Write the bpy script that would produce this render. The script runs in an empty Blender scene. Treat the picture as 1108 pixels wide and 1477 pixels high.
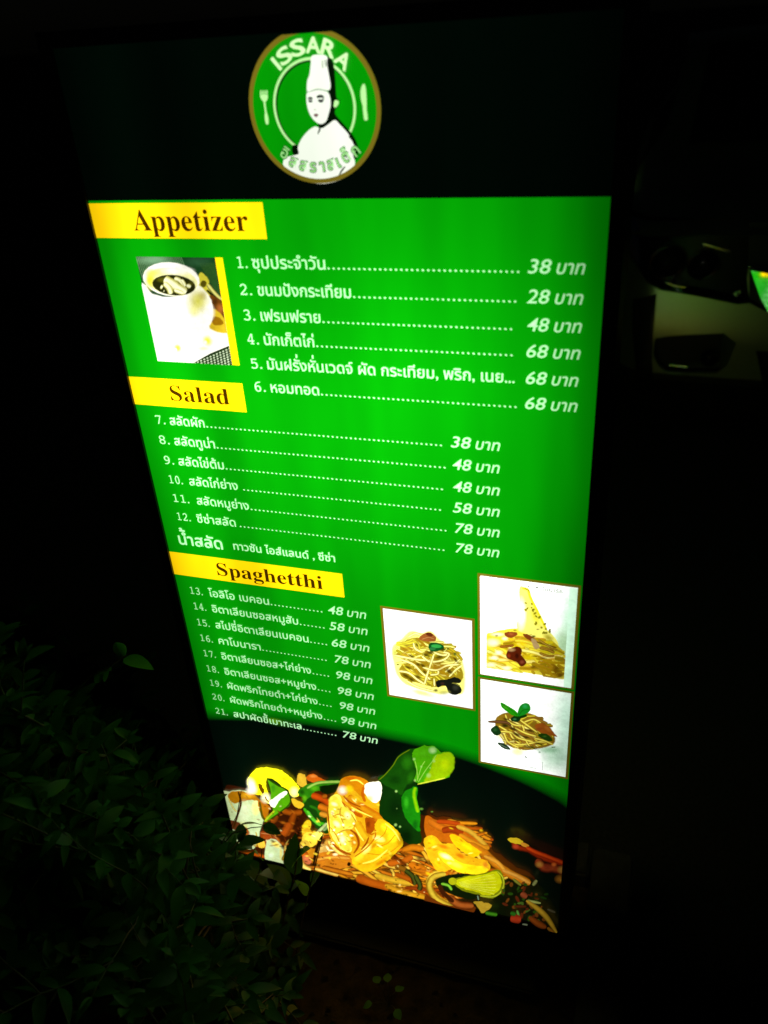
import bpy, bmesh, math, random
from mathutils import Vector, Matrix
import numpy as np
random.seed(7)
R = math.radians
sc = bpy.context.scene

# ------------------------------------------------------------------ camera
cam = bpy.data.cameras.new('camera')
camo = bpy.data.objects.new('camera', cam)
sc.collection.objects.link(camo)
CAM = Vector((0.3530, -0.8800, 1.6437))
camo.matrix_world = Matrix(((0.9528, -0.1004, 0.2866, CAM.x),
                            (0.2972, 0.5023, -0.8120, CAM.y),
                            (-0.0624, 0.8588, 0.5084, CAM.z),
                            (0, 0, 0, 1)))
cam.sensor_fit = 'VERTICAL'; cam.sensor_height = 36; cam.lens = 1202.6 / 1477 * 36
cam.clip_start = 0.02; cam.clip_end = 500
cam.dof.use_dof = True; cam.dof.focus_distance = 1.25; cam.dof.aperture_fstop = 3.6
sc.camera = camo

# ------------------------------------------------------------------ night sky
w = bpy.data.worlds.new('World'); sc.world = w; w.use_nodes = True
nt = w.node_tree; bg = nt.nodes['Background']
sky = nt.nodes.new('ShaderNodeTexSky'); sky.sky_type = 'NISHITA'; sky.sun_disc = False
sky.sun_elevation = R(25); sky.sun_rotation = R(200)
nt.links.new(sky.outputs[0], bg.inputs[0]); bg.inputs[1].default_value = 0.00018
sun = bpy.data.lights.new('moonlight', 'SUN'); sun.energy = 0.007; sun.angle = R(0.5); sun.color = (1, .95, .8)
suno = bpy.data.objects.new('moonlight', sun); sc.collection.objects.link(suno)
suno.rotation_euler = (R(50), 0, R(20))
vs = sc.view_settings
vs.view_transform = 'Standard'; vs.look = 'None'; vs.exposure = 0; vs.gamma = 1; vs.use_curve_mapping = False
sc.cycles.transparent_max_bounces = 48
sc.cycles.max_bounces = 6

# ------------------------------------------------------------------ helpers
col = sc.collection
def tag(o, label=None, cat=None, group=None, kind=None):
    if label: o['label'] = label
    if cat: o['category'] = cat
    if group: o['group'] = group
    if kind: o['kind'] = kind
    return o
def empty(name, loc, label, cat, group=None, rz=0):
    o = bpy.data.objects.new(name, None); col.objects.link(o)
    o.location = loc; o.rotation_euler.z = rz; o.empty_display_size = .1
    return tag(o, label, cat, group)
def link_mesh(name, me, mat=None, parent=None, smooth=False, loc=None):
    o = bpy.data.objects.new(name, me); col.objects.link(o)
    if mat is not None:
        me.materials.clear(); me.materials.append(mat)
    if parent is not None: o.parent = parent
    if loc is not None: o.location = loc
    if smooth: me.polygons.foreach_set('use_smooth', [True] * len(me.polygons))
    return o
class MB:
    def __init__(s): s.v = []; s.f = []
    def box(s, a, b, c, d, e, f):      # x0 x1 y0 y1 z0 z1
        n = len(s.v)
        s.v += [(a,c,e),(b,c,e),(b,d,e),(a,d,e),(a,c,f),(b,c,f),(b,d,f),(a,d,f)]
        s.f += [tuple(n+i for i in q) for q in ((0,3,2,1),(4,5,6,7),(0,1,5,4),(1,2,6,5),(2,3,7,6),(3,0,4,7))]
        return s
    def add(s, vs, fs):
        n = len(s.v); s.v += [tuple(p) for p in vs]; s.f += [tuple(n+i for i in q) for q in fs]; return s
    def tube(s, pts, rs, k=6):
        n = len(s.v); pts = [Vector(p) for p in pts]
        for i, p in enumerate(pts):
            t = (pts[min(i+1, len(pts)-1)] - pts[max(i-1, 0)]).normalized()
            a = t.cross(Vector((0, 0, 1)) if abs(t.z) < .9 else Vector((1, 0, 0))).normalized(); b = t.cross(a)
            r = rs[i] if isinstance(rs, (list, tuple)) else rs
            for j in range(k):
                q = 2*math.pi*j/k; s.v.append(tuple(p + a*math.cos(q)*r + b*math.sin(q)*r))
        for i in range(len(pts)-1):
            for j in range(k):
                s.f.append((n+i*k+j, n+i*k+(j+1) % k, n+(i+1)*k+(j+1) % k, n+(i+1)*k+j))
        s.f.append(tuple(n+j for j in range(k))[::-1]); s.f.append(tuple(n+(len(pts)-1)*k+j for j in range(k)))
        return s
    def lathe(s, prof, c=(0,0,0), axis='z', k=32):   # prof (r, h)
        n = len(s.v)
        for (r, h) in prof:
            for j in range(k):
                q = 2*math.pi*j/k; x, y = r*math.cos(q), r*math.sin(q)
                p = {'z': (x, y, h), 'y': (x, h, y), 'x': (h, x, y)}[axis]
                s.v.append((c[0]+p[0], c[1]+p[1], c[2]+p[2]))
        for i in range(len(prof)-1):
            for j in range(k):
                s.f.append((n+i*k+j, n+i*k+(j+1) % k, n+(i+1)*k+(j+1) % k, n+(i+1)*k+j))
        return s
    def build(s, name, mat=None, parent=None, smooth=False, bevel=0, loc=None, kind=None):
        me = bpy.data.meshes.new(name); me.from_pydata(s.v, [], s.f); me.update()
        if bevel:
            bm = bmesh.new(); bm.from_mesh(me)
            bmesh.ops.bevel(bm, geom=list(bm.edges), offset=bevel, segments=2, affect='EDGES', clamp_overlap=True)
            bm.to_mesh(me); bm.free()
        o = link_mesh(name, me, mat, parent, smooth, loc)
        if kind: o['kind'] = kind
        return o

# ------------------------------------------------------------------ materials
def pmat(name, color, rough=.5, metal=0, noise=0, nscale=30, bump=0, bscale=200, coat=0, trans=0, spec=.5):
    m = bpy.data.materials.new(name); m.use_nodes = True
    n = m.node_tree; b = n.nodes['Principled BSDF']
    b.inputs['Base Color'].default_value = (*color, 1); b.inputs['Roughness'].default_value = rough
    b.inputs['Metallic'].default_value = metal; b.inputs['Coat Weight'].default_value = coat
    b.inputs['Coat Roughness'].default_value = .05
    b.inputs['Specular IOR Level'].default_value = spec
    tc = n.nodes.new('ShaderNodeTexCoord')
    if noise:
        t = n.nodes.new('ShaderNodeTexNoise'); t.inputs['Scale'].default_value = nscale; t.inputs['Detail'].default_value = 6
        n.links.new(tc.outputs['Object'], t.inputs['Vector'])
        r = n.nodes.new('ShaderNodeValToRGB'); r.color_ramp.elements[0].position = .3; r.color_ramp.elements[1].position = .7
        r.color_ramp.elements[0].color = (*[c*(1-noise) for c in color], 1)
        r.color_ramp.elements[1].color = (*[min(1, c*(1+noise)) for c in color], 1)
        n.links.new(t.outputs['Fac'], r.inputs[0]); n.links.new(r.outputs[0], b.inputs['Base Color'])
    if bump:
        t = n.nodes.new('ShaderNodeTexNoise'); t.inputs['Scale'].default_value = bscale; t.inputs['Detail'].default_value = 4
        n.links.new(tc.outputs['Object'], t.inputs['Vector'])
        bp = n.nodes.new('ShaderNodeBump'); bp.inputs['Strength'].default_value = bump; bp.inputs['Distance'].default_value = .005
        n.links.new(t.outputs['Fac'], bp.inputs['Height']); n.links.new(bp.outputs[0], b.inputs['Normal'])
    return m
def leafmat(name, color, rough=.5):
    m = pmat(name, color, rough, noise=.35, nscale=25, spec=.25)
    n = m.node_tree; b = n.nodes['Principled BSDF']; out = n.nodes['Material Output']
    tr = n.nodes.new('ShaderNodeBsdfTranslucent'); tr.inputs[0].default_value = (*[c*1.3 for c in color], 1)
    mx = n.nodes.new('ShaderNodeMixShader'); mx.inputs[0].default_value = .3
    n.links.new(b.outputs[0], mx.inputs[1]); n.links.new(tr.outputs[0], mx.inputs[2]); n.links.new(mx.outputs[0], out.inputs[0])
    return m

# ------------------------------------------------------------------ sign geometry (metres)
SW, SH, SZ = 0.60, 1.338, 0.30        # lit face width, height, height of its lower edge
# photograph pixel -> fraction of the sign's face (the face is one flat rectangle)
HI = np.linalg.inv(np.array([[3.73649062e+02, -3.01195792e+02, 3.44e+02],
                             [-3.44040463e+01, -1.18904941e+03, 1.229e+03],
                             [-1.08510482e-01, -4.29277232e-01, 1.0]]))
def uv(x, y):
    p = HI @ np.array([x, y, 1.0]); return p[0]/p[2], p[1]/p[2]
def fp(x, y):                          # measured point -> metres on the face (x across, z up from face bottom)
    u, v = uv(x, y); return (u-.5)*SW, v*SH
def lin(c):
    c = c/255.0
    return c/12.92 if c <= .04045 else ((c+.055)/1.055)**2.4
GAIN = 2.2
def S(r, g, b, k=None):
    l = [lin(r), lin(g), lin(b)]
    if k is None: k = 1 + GAIN*min(l[0], l[1])**4
    return (l[0]*k, l[1]*k, l[2]*k, 1.0)

# tubes inside the cabinet light the print unevenly
def backlight_group():
    g = bpy.data.node_groups.new('tube_backlight', 'ShaderNodeTree')
    g.interface.new_socket('Fac', in_out='OUTPUT', socket_type='NodeSocketFloat')
    N = g.nodes; L = g.links
    tc = N.new('ShaderNodeTexCoord'); sx = N.new('ShaderNodeSeparateXYZ'); L.new(tc.outputs['Object'], sx.inputs[0])
    def mapr(src, a, b):
        m = N.new('ShaderNodeMapRange'); m.inputs['From Min'].default_value = a; m.inputs['From Max'].default_value = b
        L.new(src, m.inputs['Value']); return m.outputs[0]
    def ramp(src, stops):
        r = N.new('ShaderNodeValToRGB'); e = r.color_ramp; e.interpolation = 'B_SPLINE'
        e.elements[0].position = stops[0][0]; e.elements[0].color = (stops[0][1],)*3+(1,)
        e.elements[1].position = stops[-1][0]; e.elements[1].color = (stops[-1][1],)*3+(1,)
        for p, v in stops[1:-1]:
            k = e.elements.new(p); k.color = (v, v, v, 1)
        L.new(src, r.inputs[0]); return r.outputs[0]
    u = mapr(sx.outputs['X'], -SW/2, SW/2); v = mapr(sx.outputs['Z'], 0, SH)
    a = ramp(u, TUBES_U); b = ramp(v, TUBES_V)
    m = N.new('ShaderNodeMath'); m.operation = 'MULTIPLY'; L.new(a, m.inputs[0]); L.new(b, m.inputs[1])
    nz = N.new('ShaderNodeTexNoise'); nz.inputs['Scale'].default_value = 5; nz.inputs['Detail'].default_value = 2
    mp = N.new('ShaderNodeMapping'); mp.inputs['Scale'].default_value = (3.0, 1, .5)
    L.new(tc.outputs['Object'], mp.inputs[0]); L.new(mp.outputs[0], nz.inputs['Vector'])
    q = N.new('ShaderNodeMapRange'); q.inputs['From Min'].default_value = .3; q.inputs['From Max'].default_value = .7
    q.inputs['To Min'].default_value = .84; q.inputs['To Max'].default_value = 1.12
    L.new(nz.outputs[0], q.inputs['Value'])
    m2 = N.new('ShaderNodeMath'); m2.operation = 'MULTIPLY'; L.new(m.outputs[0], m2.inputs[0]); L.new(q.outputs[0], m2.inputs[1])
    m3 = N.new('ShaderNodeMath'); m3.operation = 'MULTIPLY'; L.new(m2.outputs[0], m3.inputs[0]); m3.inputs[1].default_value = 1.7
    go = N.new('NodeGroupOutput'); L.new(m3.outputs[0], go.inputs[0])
    return g
# ramp values are halved-ish, the last multiply brings them back over 1
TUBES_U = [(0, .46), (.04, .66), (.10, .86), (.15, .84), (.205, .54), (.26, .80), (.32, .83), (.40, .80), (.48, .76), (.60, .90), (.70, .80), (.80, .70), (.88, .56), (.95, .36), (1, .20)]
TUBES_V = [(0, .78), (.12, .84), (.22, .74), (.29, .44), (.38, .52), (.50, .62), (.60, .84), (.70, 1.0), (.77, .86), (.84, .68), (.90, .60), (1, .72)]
BLG = backlight_group()
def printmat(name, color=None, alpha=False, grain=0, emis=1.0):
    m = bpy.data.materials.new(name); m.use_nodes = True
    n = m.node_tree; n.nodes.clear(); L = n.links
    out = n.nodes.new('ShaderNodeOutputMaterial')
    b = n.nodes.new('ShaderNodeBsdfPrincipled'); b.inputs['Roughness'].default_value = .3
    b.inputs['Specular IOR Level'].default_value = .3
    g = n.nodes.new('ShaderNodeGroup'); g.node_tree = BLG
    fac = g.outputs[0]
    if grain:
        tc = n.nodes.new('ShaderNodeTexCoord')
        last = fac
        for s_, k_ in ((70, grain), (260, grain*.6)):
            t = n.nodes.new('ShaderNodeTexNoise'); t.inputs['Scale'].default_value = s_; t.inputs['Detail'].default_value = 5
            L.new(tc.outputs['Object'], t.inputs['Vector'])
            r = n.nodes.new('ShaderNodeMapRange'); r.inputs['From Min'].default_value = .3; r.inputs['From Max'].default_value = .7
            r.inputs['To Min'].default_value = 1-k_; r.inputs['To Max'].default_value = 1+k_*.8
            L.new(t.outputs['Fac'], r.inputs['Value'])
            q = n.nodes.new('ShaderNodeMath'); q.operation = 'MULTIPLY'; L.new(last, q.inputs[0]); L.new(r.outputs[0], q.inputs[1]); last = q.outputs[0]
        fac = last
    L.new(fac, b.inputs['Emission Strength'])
    if color:
        b.inputs['Emission Color'].default_value = (*color[:3], 1)
        mc = max(color[:3]); b.inputs['Base Color'].default_value = (*[min(.8, c/max(1, mc)) * .5 for c in color[:3]], 1)
        L.new(b.outputs[0], out.inputs[0])
    else:
        at = n.nodes.new('ShaderNodeAttribute'); at.attribute_name = 'ink'
        L.new(at.outputs['Color'], b.inputs['Emission Color'])
        b.inputs['Base Color'].default_value = (.05, .05, .05, 1)
        tr = n.nodes.new('ShaderNodeBsdfTransparent'); mx = n.nodes.new('ShaderNodeMixShader')
        L.new(at.outputs['Alpha'], mx.inputs[0]); L.new(tr.outputs[0], mx.inputs[1]); L.new(b.outputs[0], mx.inputs[2])
        L.new(mx.outputs[0], out.inputs[0])
    return m
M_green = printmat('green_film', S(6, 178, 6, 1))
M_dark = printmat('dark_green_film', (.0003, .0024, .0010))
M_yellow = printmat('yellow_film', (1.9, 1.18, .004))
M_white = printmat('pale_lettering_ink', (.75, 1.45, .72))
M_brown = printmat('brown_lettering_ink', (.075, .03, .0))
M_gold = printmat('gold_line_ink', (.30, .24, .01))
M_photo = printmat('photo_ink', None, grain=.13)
M_dish = printmat('dish_photo_ink', None, grain=.12)
_n = M_dish.node_tree; _at = [x for x in _n.nodes if x.type == 'ATTRIBUTE'][0]; _b = [x for x in _n.nodes if x.type == 'BSDF_PRINCIPLED'][0]
_tc = _n.nodes.new('ShaderNodeTexCoord'); _t = _n.nodes.new('ShaderNodeTexNoise'); _t.inputs['Scale'].default_value = 75; _t.inputs['Detail'].default_value = 7; _t.inputs['Distortion'].default_value = 1.6
_n.links.new(_tc.outputs['Object'], _t.inputs['Vector'])
_r = _n.nodes.new('ShaderNodeValToRGB'); _r.color_ramp.elements[0].position = .36; _r.color_ramp.elements[0].color = (.82, .50, .28, 1); _r.color_ramp.elements[1].position = .56; _r.color_ramp.elements[1].color = (1, 1, 1, 1)
_e = _r.color_ramp.elements.new(.72); _e.color = (1.0, 1.0, .9, 1)
_n.links.new(_t.outputs['Fac'], _r.inputs[0]); _m = _n.nodes.new('ShaderNodeMix'); _m.data_type = 'RGBA'; _m.blend_type = 'MULTIPLY'; _m.inputs[0].default_value = .22
_n.links.new(_at.outputs['Color'], _m.inputs[6]); _n.links.new(_r.outputs[0], _m.inputs[7]); _n.links.new(_m.outputs[2], _b.inputs['Emission Color'])
M_plain = printmat('flat_colour_ink', None)
M_frame = pmat('black_painted_metal', (.012, .012, .012), .45, 0, noise=.3, nscale=40, bump=.1, bscale=300)
M_steel = pmat('dark_stand_metal', (.02, .02, .02), .5, .6)

# ------------------------------------------------------------------ the menu sign
sign = empty('illuminated_menu_sign', (0, 0, 0), 'tall double-sided lightbox menu sign glowing green with yellow headings and food photos', 'menu sign')
D = .15                                # cabinet depth
F = .016
cab = MB().box(-SW/2-F, SW/2+F, .006, D-.006, SZ-F, SZ+SH+F).build('cabinet', M_frame, sign)
for ys in (0, 1):
    y0, y1 = (-.0022, .0055) if ys == 0 else (D-.0055, D+.0022)
    MB().box(-SW/2-F, -SW/2, y0, y1, SZ-F, SZ+SH+F).build('bezel', M_frame, sign)
    MB().box(SW/2, SW/2+F, y0, y1, SZ-F, SZ+SH+F).build('bezel', M_frame, sign)
    MB().box(-SW/2, SW/2, y0, y1, SZ+SH, SZ+SH+F).build('bezel', M_frame, sign)
    MB().box(-SW/2, SW/2, y0, y1, SZ-F, SZ).build('bezel', M_frame, sign)
for sx_ in (-1, 1):
    MB().box(sx_*.2-.025, sx_*.2+.025, D/2-.025, D/2+.025, .158, SZ-F-.001).build('post', M_steel, sign, bevel=.003)
MB().box(-.27, .27, -.04, D+.04, .146, .160).build('base_plate', M_steel, sign, bevel=.004)

face = MB().add([(-SW/2, 0, 0), (SW/2, 0, 0), (SW/2, 0, SH), (-SW/2, 0, SH)], [(0, 1, 2, 3)]).build('menu_face', M_green, sign, loc=(0, .002, SZ))

JIT = 0
class Print:
    """flat printed shapes on the face, in metres; later shapes lie a hair in front of earlier ones"""
    def __init__(s, off=(0, 0), sc_=1.0, base=.0004, step=.000012):
        s.off = off; s.s = sc_; s.v = []; s.c = []; s.f = []; s.d = base; s.step = step
    def P(s, x, y): return fp(s.off[0]+x/s.s, s.off[1]+y/s.s)
    def _v(s, p, c, a=1): s.v.append((p[0], -s.d, p[1])); s.c.append((c[0], c[1], c[2], a)); return len(s.v)-1
    def up(s): s.d += s.step
    def raw(s, pts, c, soft=0, ):      # pts in metres
        s.up(); n = len(pts)
        ids = [s._v(p, c) for p in pts]; s.f.append(tuple(ids))
        if soft: s._skirt(pts, ids, c, soft)
    def _skirt(s, pts, ids, c, w_):
        n = len(pts)
        ar = sum(pts[i][0]*pts[(i+1) % n][1]-pts[(i+1) % n][0]*pts[i][1] for i in range(n)); sg = 1 if ar > 0 else -1
        o = []
        for i in range(n):
            a, b, d_ = pts[i-1], pts[i], pts[(i+1) % n]
            tx, ty = d_[0]-a[0], d_[1]-a[1]; l = math.hypot(tx, ty) or 1
            o.append(s._v((b[0]+sg*ty/l*w_, b[1]-sg*tx/l*w_), c, 0))
        for i in range(n):
            j = (i+1) % n; s.f.append((ids[i], ids[j], o[j], o[i]))
    def poly(s, pts, c, smooth=True, soft=.0009):
        if smooth:
            pts = catmull(pts, True, 5); j = JIT
            if j: pts = [(x+random.gauss(0, j), y+random.gauss(0, j)) for x, y in pts]
        s.raw([s.P(*p) for p in pts], c, soft)
    def ell(s, cx, cy, rx, ry, c, rot=0, soft=.0009, k=22):
        s.poly([(cx+rx*math.cos(t)*math.cos(rot)-ry*math.sin(t)*math.sin(rot), cy+rx*math.cos(t)*math.sin(rot)+ry*math.sin(t)*math.cos(rot))
                for t in [2*math.pi*i/k for i in range(k)]], c, False, soft)
    def glow(s, cx, cy, rx, ry, c, rot=0, a=1.0, k=16):   # airbrushed spot
        s.up(); ce = s._v(s.P(cx, cy), c, a); prev = None
        for fr, al in ((.35, .85), (.7, .35), (1, 0)):
            ring = []
            for i in range(k):
                t = 2*math.pi*i/k; x, y = rx*fr*math.cos(t), ry*fr*math.sin(t)
                ring.append(s._v(s.P(cx+x*math.cos(rot)-y*math.sin(rot), cy+x*math.sin(rot)+y*math.cos(rot)), c, a*al))
            for i in range(k):
                j = (i+1) % k
                s.f.append((ce, ring[i], ring[j]) if prev is None else (prev[i], ring[i], ring[j], prev[j]))
            prev = ring
    def stroke(s, pts, w_, c, edge=None, smooth=True, taper=False, k=6):   # a noodle: light core, darker rims
        if smooth: pts = catmull(pts, False, k)
        s.up(); edge = edge or c; n = len(pts); rows = []
        for i in range(n):
            a, b = pts[max(i-1, 0)], pts[min(i+1, n-1)]; tx, ty = b[0]-a[0], b[1]-a[1]; l = math.hypot(tx, ty) or 1
            nx, ny = -ty/l, tx/l; ww = w_/2
            if taper: ww *= math.sin(math.pi*(i+.6)/(n+.2))**.5
            elif n > 3: ww *= {0: .45, 1: .85}.get(min(i, n-1-i), 1)*random.uniform(.94, 1.06)
            row = []
            for q, cc, al in ((-1.3, edge, 0), (-1, edge, 1), (-.25, c, 1), (.35, c, 1), (1, edge, 1), (1.3, edge, 0)):
                row.append(s._v(s.P(pts[i][0]+nx*ww*q, pts[i][1]+ny*ww*q), cc, al))
            rows.append(row)
        for i in range(n-1):
            for j in range(5): s.f.append((rows[i][j], rows[i][j+1], rows[i+1][j+1], rows[i+1][j]))
    def build(s, name, mat, parent, clip=None, label=None):
        me = bpy.data.meshes.new(name); me.from_pydata(s.v, [], s.f)
        at = me.attributes.new('ink', 'FLOAT_COLOR', 'POINT')
        at.data.foreach_set('color', np.array(s.c, dtype=np.float32).ravel())
        if clip:
            bm = bmesh.new(); bm.from_mesh(me)
            big = [f for f in bm.faces if len(f.verts) > 4]
            if big: bmesh.ops.triangulate(bm, faces=big)
            x0, x1, z0, z1 = clip
            for co, no in (((x0, 0, 0), (-1, 0, 0)), ((x1, 0, 0), (1, 0, 0)), ((0, 0, z0), (0, 0, -1)), ((0, 0, z1), (0, 0, 1))):
                bmesh.ops.bisect_plane(bm, geom=list(bm.verts)+list(bm.edges)+list(bm.faces), plane_co=co, plane_no=no, clear_outer=True, dist=1e-7)
            bm.to_mesh(me); bm.free()
        o = link_mesh(name, me, mat, parent)
        if label: o['label'] = label
        return o
def catmull(p, closed, k):
    n = len(p); out = []
    rng = range(n if closed else n-1)
    for i in rng:
        if closed: a, b, c, d = p[i-1], p[i], p[(i+1) % n], p[(i+2) % n]
        else: a, b, c, d = p[max(i-1, 0)], p[i], p[i+1], p[min(i+2, n-1)]
        for j in range(k):
            t = j/k
            out.append(tuple(.5*((2*b[q])+(-a[q]+c[q])*t+(2*a[q]-5*b[q]+4*c[q]-d[q])*t*t+(-a[q]+3*b[q]-3*c[q]+d[q])*t**3) for q in (0, 1)))
    if not closed: out.append(p[-1])
    return out

# ---- lettering
_gl = {}
def _text_mesh(s, off):
    c = bpy.data.curves.new('t', 'FONT'); c.body = s; c.resolution_u = 3; c.offset = off
    o = bpy.data.objects.new('t', c); col.objects.link(o)
    me = bpy.data.meshes.new_from_object(o.evaluated_get(bpy.context.evaluated_depsgraph_get()))
    bpy.data.objects.remove(o); bpy.data.curves.remove(c)
    v = [(p.co.x, p.co.y) for p in me.vertices]; f = [tuple(p.vertices) for p in me.polygons]
    bpy.data.meshes.remove(me); return v, f
_nH = []
def glyph(ch, off=0):
    if (ch, off) in _gl: return _gl[(ch, off)]
    if not _nH: _nH.append(max(p[0] for p in _text_mesh('l', 0)[0]))
    v, f = ([], []) if ch == ' ' else _text_mesh(ch, off)
    v2, f2 = _text_mesh(ch+'l', 0)
    adv = max(p[0] for p in v2) - _nH[0]
    _gl[(ch, off)] = (v, f, adv); return _gl[(ch, off)]
UP = 'ิีึืั็ํ'; TONE = '่้๊๋์'
def layout(s, off=0, track=0):
    x = 0; vs_ = []; fs = []; prev = ''; base = ''
    for ch in s:
        v, f, adv = glyph(ch, off); dx = dy = 0
        if ch in TONE:
            if prev in UP: dy = .23
            elif s[s.index(base+ch)+2:s.index(base+ch)+3] == 'ำ': dy = .23
        if ch in UP or ch in TONE:
            if base in 'ปฝฟ' and base: dx = -.12
        elif not (ch in 'ุู'): base = ch
        n = len(vs_); vs_ += [(p[0]+x+dx, p[1]+dy) for p in v]; fs += [tuple(n+i for i in q) for q in f]
        x += adv + (track if adv > .05 else 0); prev = ch
    return vs_, fs, x-track
DT = .0011                              # how far lettering stands off the film
def put_text(mb, s, x, z, em, width=None, off=0, shear=0, rot=0, center=False, d=DT, track=0):
    thai = any('\u0e00' <= c <= '\u0e7f' for c in s)
    vs_, fs, adv = layout(s, 0 if thai else off, track)
    if not vs_: return x
    xa = min(p[0] for p in vs_); xb = max(p[0] for p in vs_)
    kx = em if width is None else width/(xb-xa)
    cx = (xa+xb)/2 if center else xa
    out = []
    for a, b in vs_:
        a = (a-cx)*kx + b*em*shear; b = b*em
        if center: b -= em*.35
        out.append((x+a*math.cos(rot)-b*math.sin(rot), -d, z+a*math.sin(rot)+b*math.cos(rot)))
    mb.add(out, fs)
    if thai:                            # bolder stroke: struck again beside itself
        b_ = .010+off*1.3
        for q, (ux, uz) in enumerate(((b_, 0), (b_*.5, b_*.7), (b_*.5, -b_*.4))): mb.add([(p[0]+ux*em, p[1]-.00006*(q+1), p[2]+uz*em) for p in out], fs)
    return x + (xb-cx)*kx
def dot(mb, x, z, r):
    mb.add([(x+r*(math.cos(t)*1.25+.5*math.sin(t)*.3), -DT, z+r*.95*math.sin(t)-r*.35*math.cos(t)) for t in [math.pi*2*i/7 for i in range(7)]], [tuple(range(7))])

LINES = [  # number, name, (num px), (name px), name end x, (dot start or None), dots end, price, (price px), price end
 ('1.', 'ซุปประจำวัน', (343, 390), (364, 390), 469, 753, '38', (761, 391), 843),
 ('2.', 'ขนมปังกระเทียม', (347, 427.7), (372, 429.5), 506, 744, '28', (759.4, 433.8), 840),
 ('3.', 'เฟรนฟราย', (352, 464.8), (376.5, 465.5), 462, 741.6, '48', (759, 474.7), 838),
 ('4.', 'นักเก็ตไก่', (357.7, 499), (381.3, 499), 453, 739.7, '68', (757.9, 513.7), 836),
 ('5.', 'มันฝรั่งหั่นเวดจ์ ผัด กระเทียม, พริก, เนย...', (362.8, 533.4), (386, 535), 741.6, 0, '68', (757, 551.3), 833),
 ('6.', 'หอมทอด', (368, 566.6), (391, 568.4), 460, 743.5, '68', (756, 587.3), 831.8),
 ('7.', 'สลัดผัก', (225.4, 612.7), (245.4, 615), 295, 637.3, '38', (650.2, 643), 720.7),
 ('8.', 'สลัดทูน่า', (230.7, 641.8), (252, 643.4), 310, 643, '48', (651.7, 675.7), 720),
 ('9.', 'สลัดไข่ต้ม', (237.8, 671), (258, 672.5), 323, 642, '48', (652.5, 707.5), 720),
 ('10.', 'สลัดไก่ย่าง', (244.8, 699.5), (273.5, 702), 343, 641, '58', (653, 737), 720),
 ('11.', 'สลัดหมูย่าง', (250.8, 727), (284.5, 730), 359, 646, '78', (654.8, 766), 720),
 ('12.', 'ซีซ่าสลัด', (256.5, 753.6), (284.5, 755), 340, 643, '78', (655.5, 795.5), 719.5),
 ('13.', 'โอลิโอ เบคอน', (275, 858), (301.5, 861.7), 388, 467.6, '48', (472.5, 884), 528),
 ('14.', 'อิตาเลียนซอสหมูสับ', (280.4, 880), (306.4, 883.4), 430, 470, '58', (475, 908), 530),
 ('15.', 'สไปซี่อิตาเลียนเบคอน', (285.3, 903.6), (311.3, 907), 445, 472, '68', (477.7, 931.6), 532.6),
 ('16.', 'คาโบนารา', (290, 925.8), (315.7, 929.6), 376, 472, '78', (481.5, 955), 534.6),
 ('17.', 'อิตาเลียนซอส+ไก่ย่าง', (294.6, 947.5), (320, 950.4), 448.5, 474, '98', (483.5, 979), 537),
 ('18.', 'อิตาเลียนซอส+หมูย่าง', (299, 968), (324.3, 972), 456, 477, '98', (485.8, 1002), 539),
 ('19.', 'ผัดพริกไทยดำ+ไก่ย่าง', (303.8, 989.4), (328.4, 992), 458, 478.6, '98', (488.7, 1024), 541),
 ('20.', 'ผัดพริกไทยดำ+หมูย่าง', (307, 1009.6), (332.4, 1013), 464.7, 485, '98', (490.7, 1043.7), 542.7),
 ('21.', 'สปาผัดขี้เมาทะเล', (311.6, 1029.8), (337.3, 1033.6), 435, 488.4, '78', (493.3, 1064.5), 544.7)]
def mono(s): return ''.join(chr(0x1D7F6+int(c)) if c.isdigit() else c for c in s)
def rx(px, z):                         # x in metres of pixel column px on the row at height z
    lo, hi = 0.0, 1.0
    h = np.linalg.inv(HI)
    for _ in range(30):
        m = (lo+hi)/2; q = h @ np.array([m, z/SH, 1.0])
        if q[0]/q[2] < px: lo = m
        else: hi = m
    return (lo-.5)*SW
for i, (num, name, pn, pa, xe, de, price, pp, pe) in enumerate(LINES):
    em = .0208 if i < 6 else .0200 if i < 12 else .0205
    za = fp(*pa)[1]; zb = fp(*pp)[1]; z = (za+zb)/2
    mb = MB()
    x0 = rx(pn[0], z); xn = rx(pa[0], z); x1 = rx(xe, z)
    put_text(mb, mono(num), x0, z, em*1.0, width=min((xn-x0)*.66, .0125*(len(num)-.6)), off=-.002)
    put_text(mb, name, xn, z, em*.93, width=x1-xn, off=.006)
    if de:
        x = max(x1+.004, rx(347, z) if i == 11 else -9, rx(352, z) if i == 9 else -9); xd = rx(de, z)
        while x < xd: dot(mb, x, z+.0012, .0011); x += .0061
    xp = rx(pp[0], z); xq = rx(pe, z); wtot = xq-xp
    emp = .0212
    put_text(mb, price, xp, z, emp, width=wtot*.385, off=.004, shear=.22)
    put_text(mb, 'บาท', xp+wtot*.50, z, emp*.92, width=wtot*.475, off=.006, shear=.22)
    mb.build('menu_line', M_white, face)
mb = MB(); z = fp(258.5, 785)[1]
xa = fp(258.5, 785)[0]; put_text(mb, 'น้ำสลัด', xa, z, .0265, width=rx(321, z)-xa, off=.018)
z2 = (fp(337, 794)[1]+fp(483, 810)[1])/2
xa = rx(337, z2); put_text(mb, 'ทาวซัน ไอส์แลนด์ , ซีซ่า', xa, z2, .0175, width=rx(483, z2)-xa, off=.014)
mb.build('menu_line', M_white, face)

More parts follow.
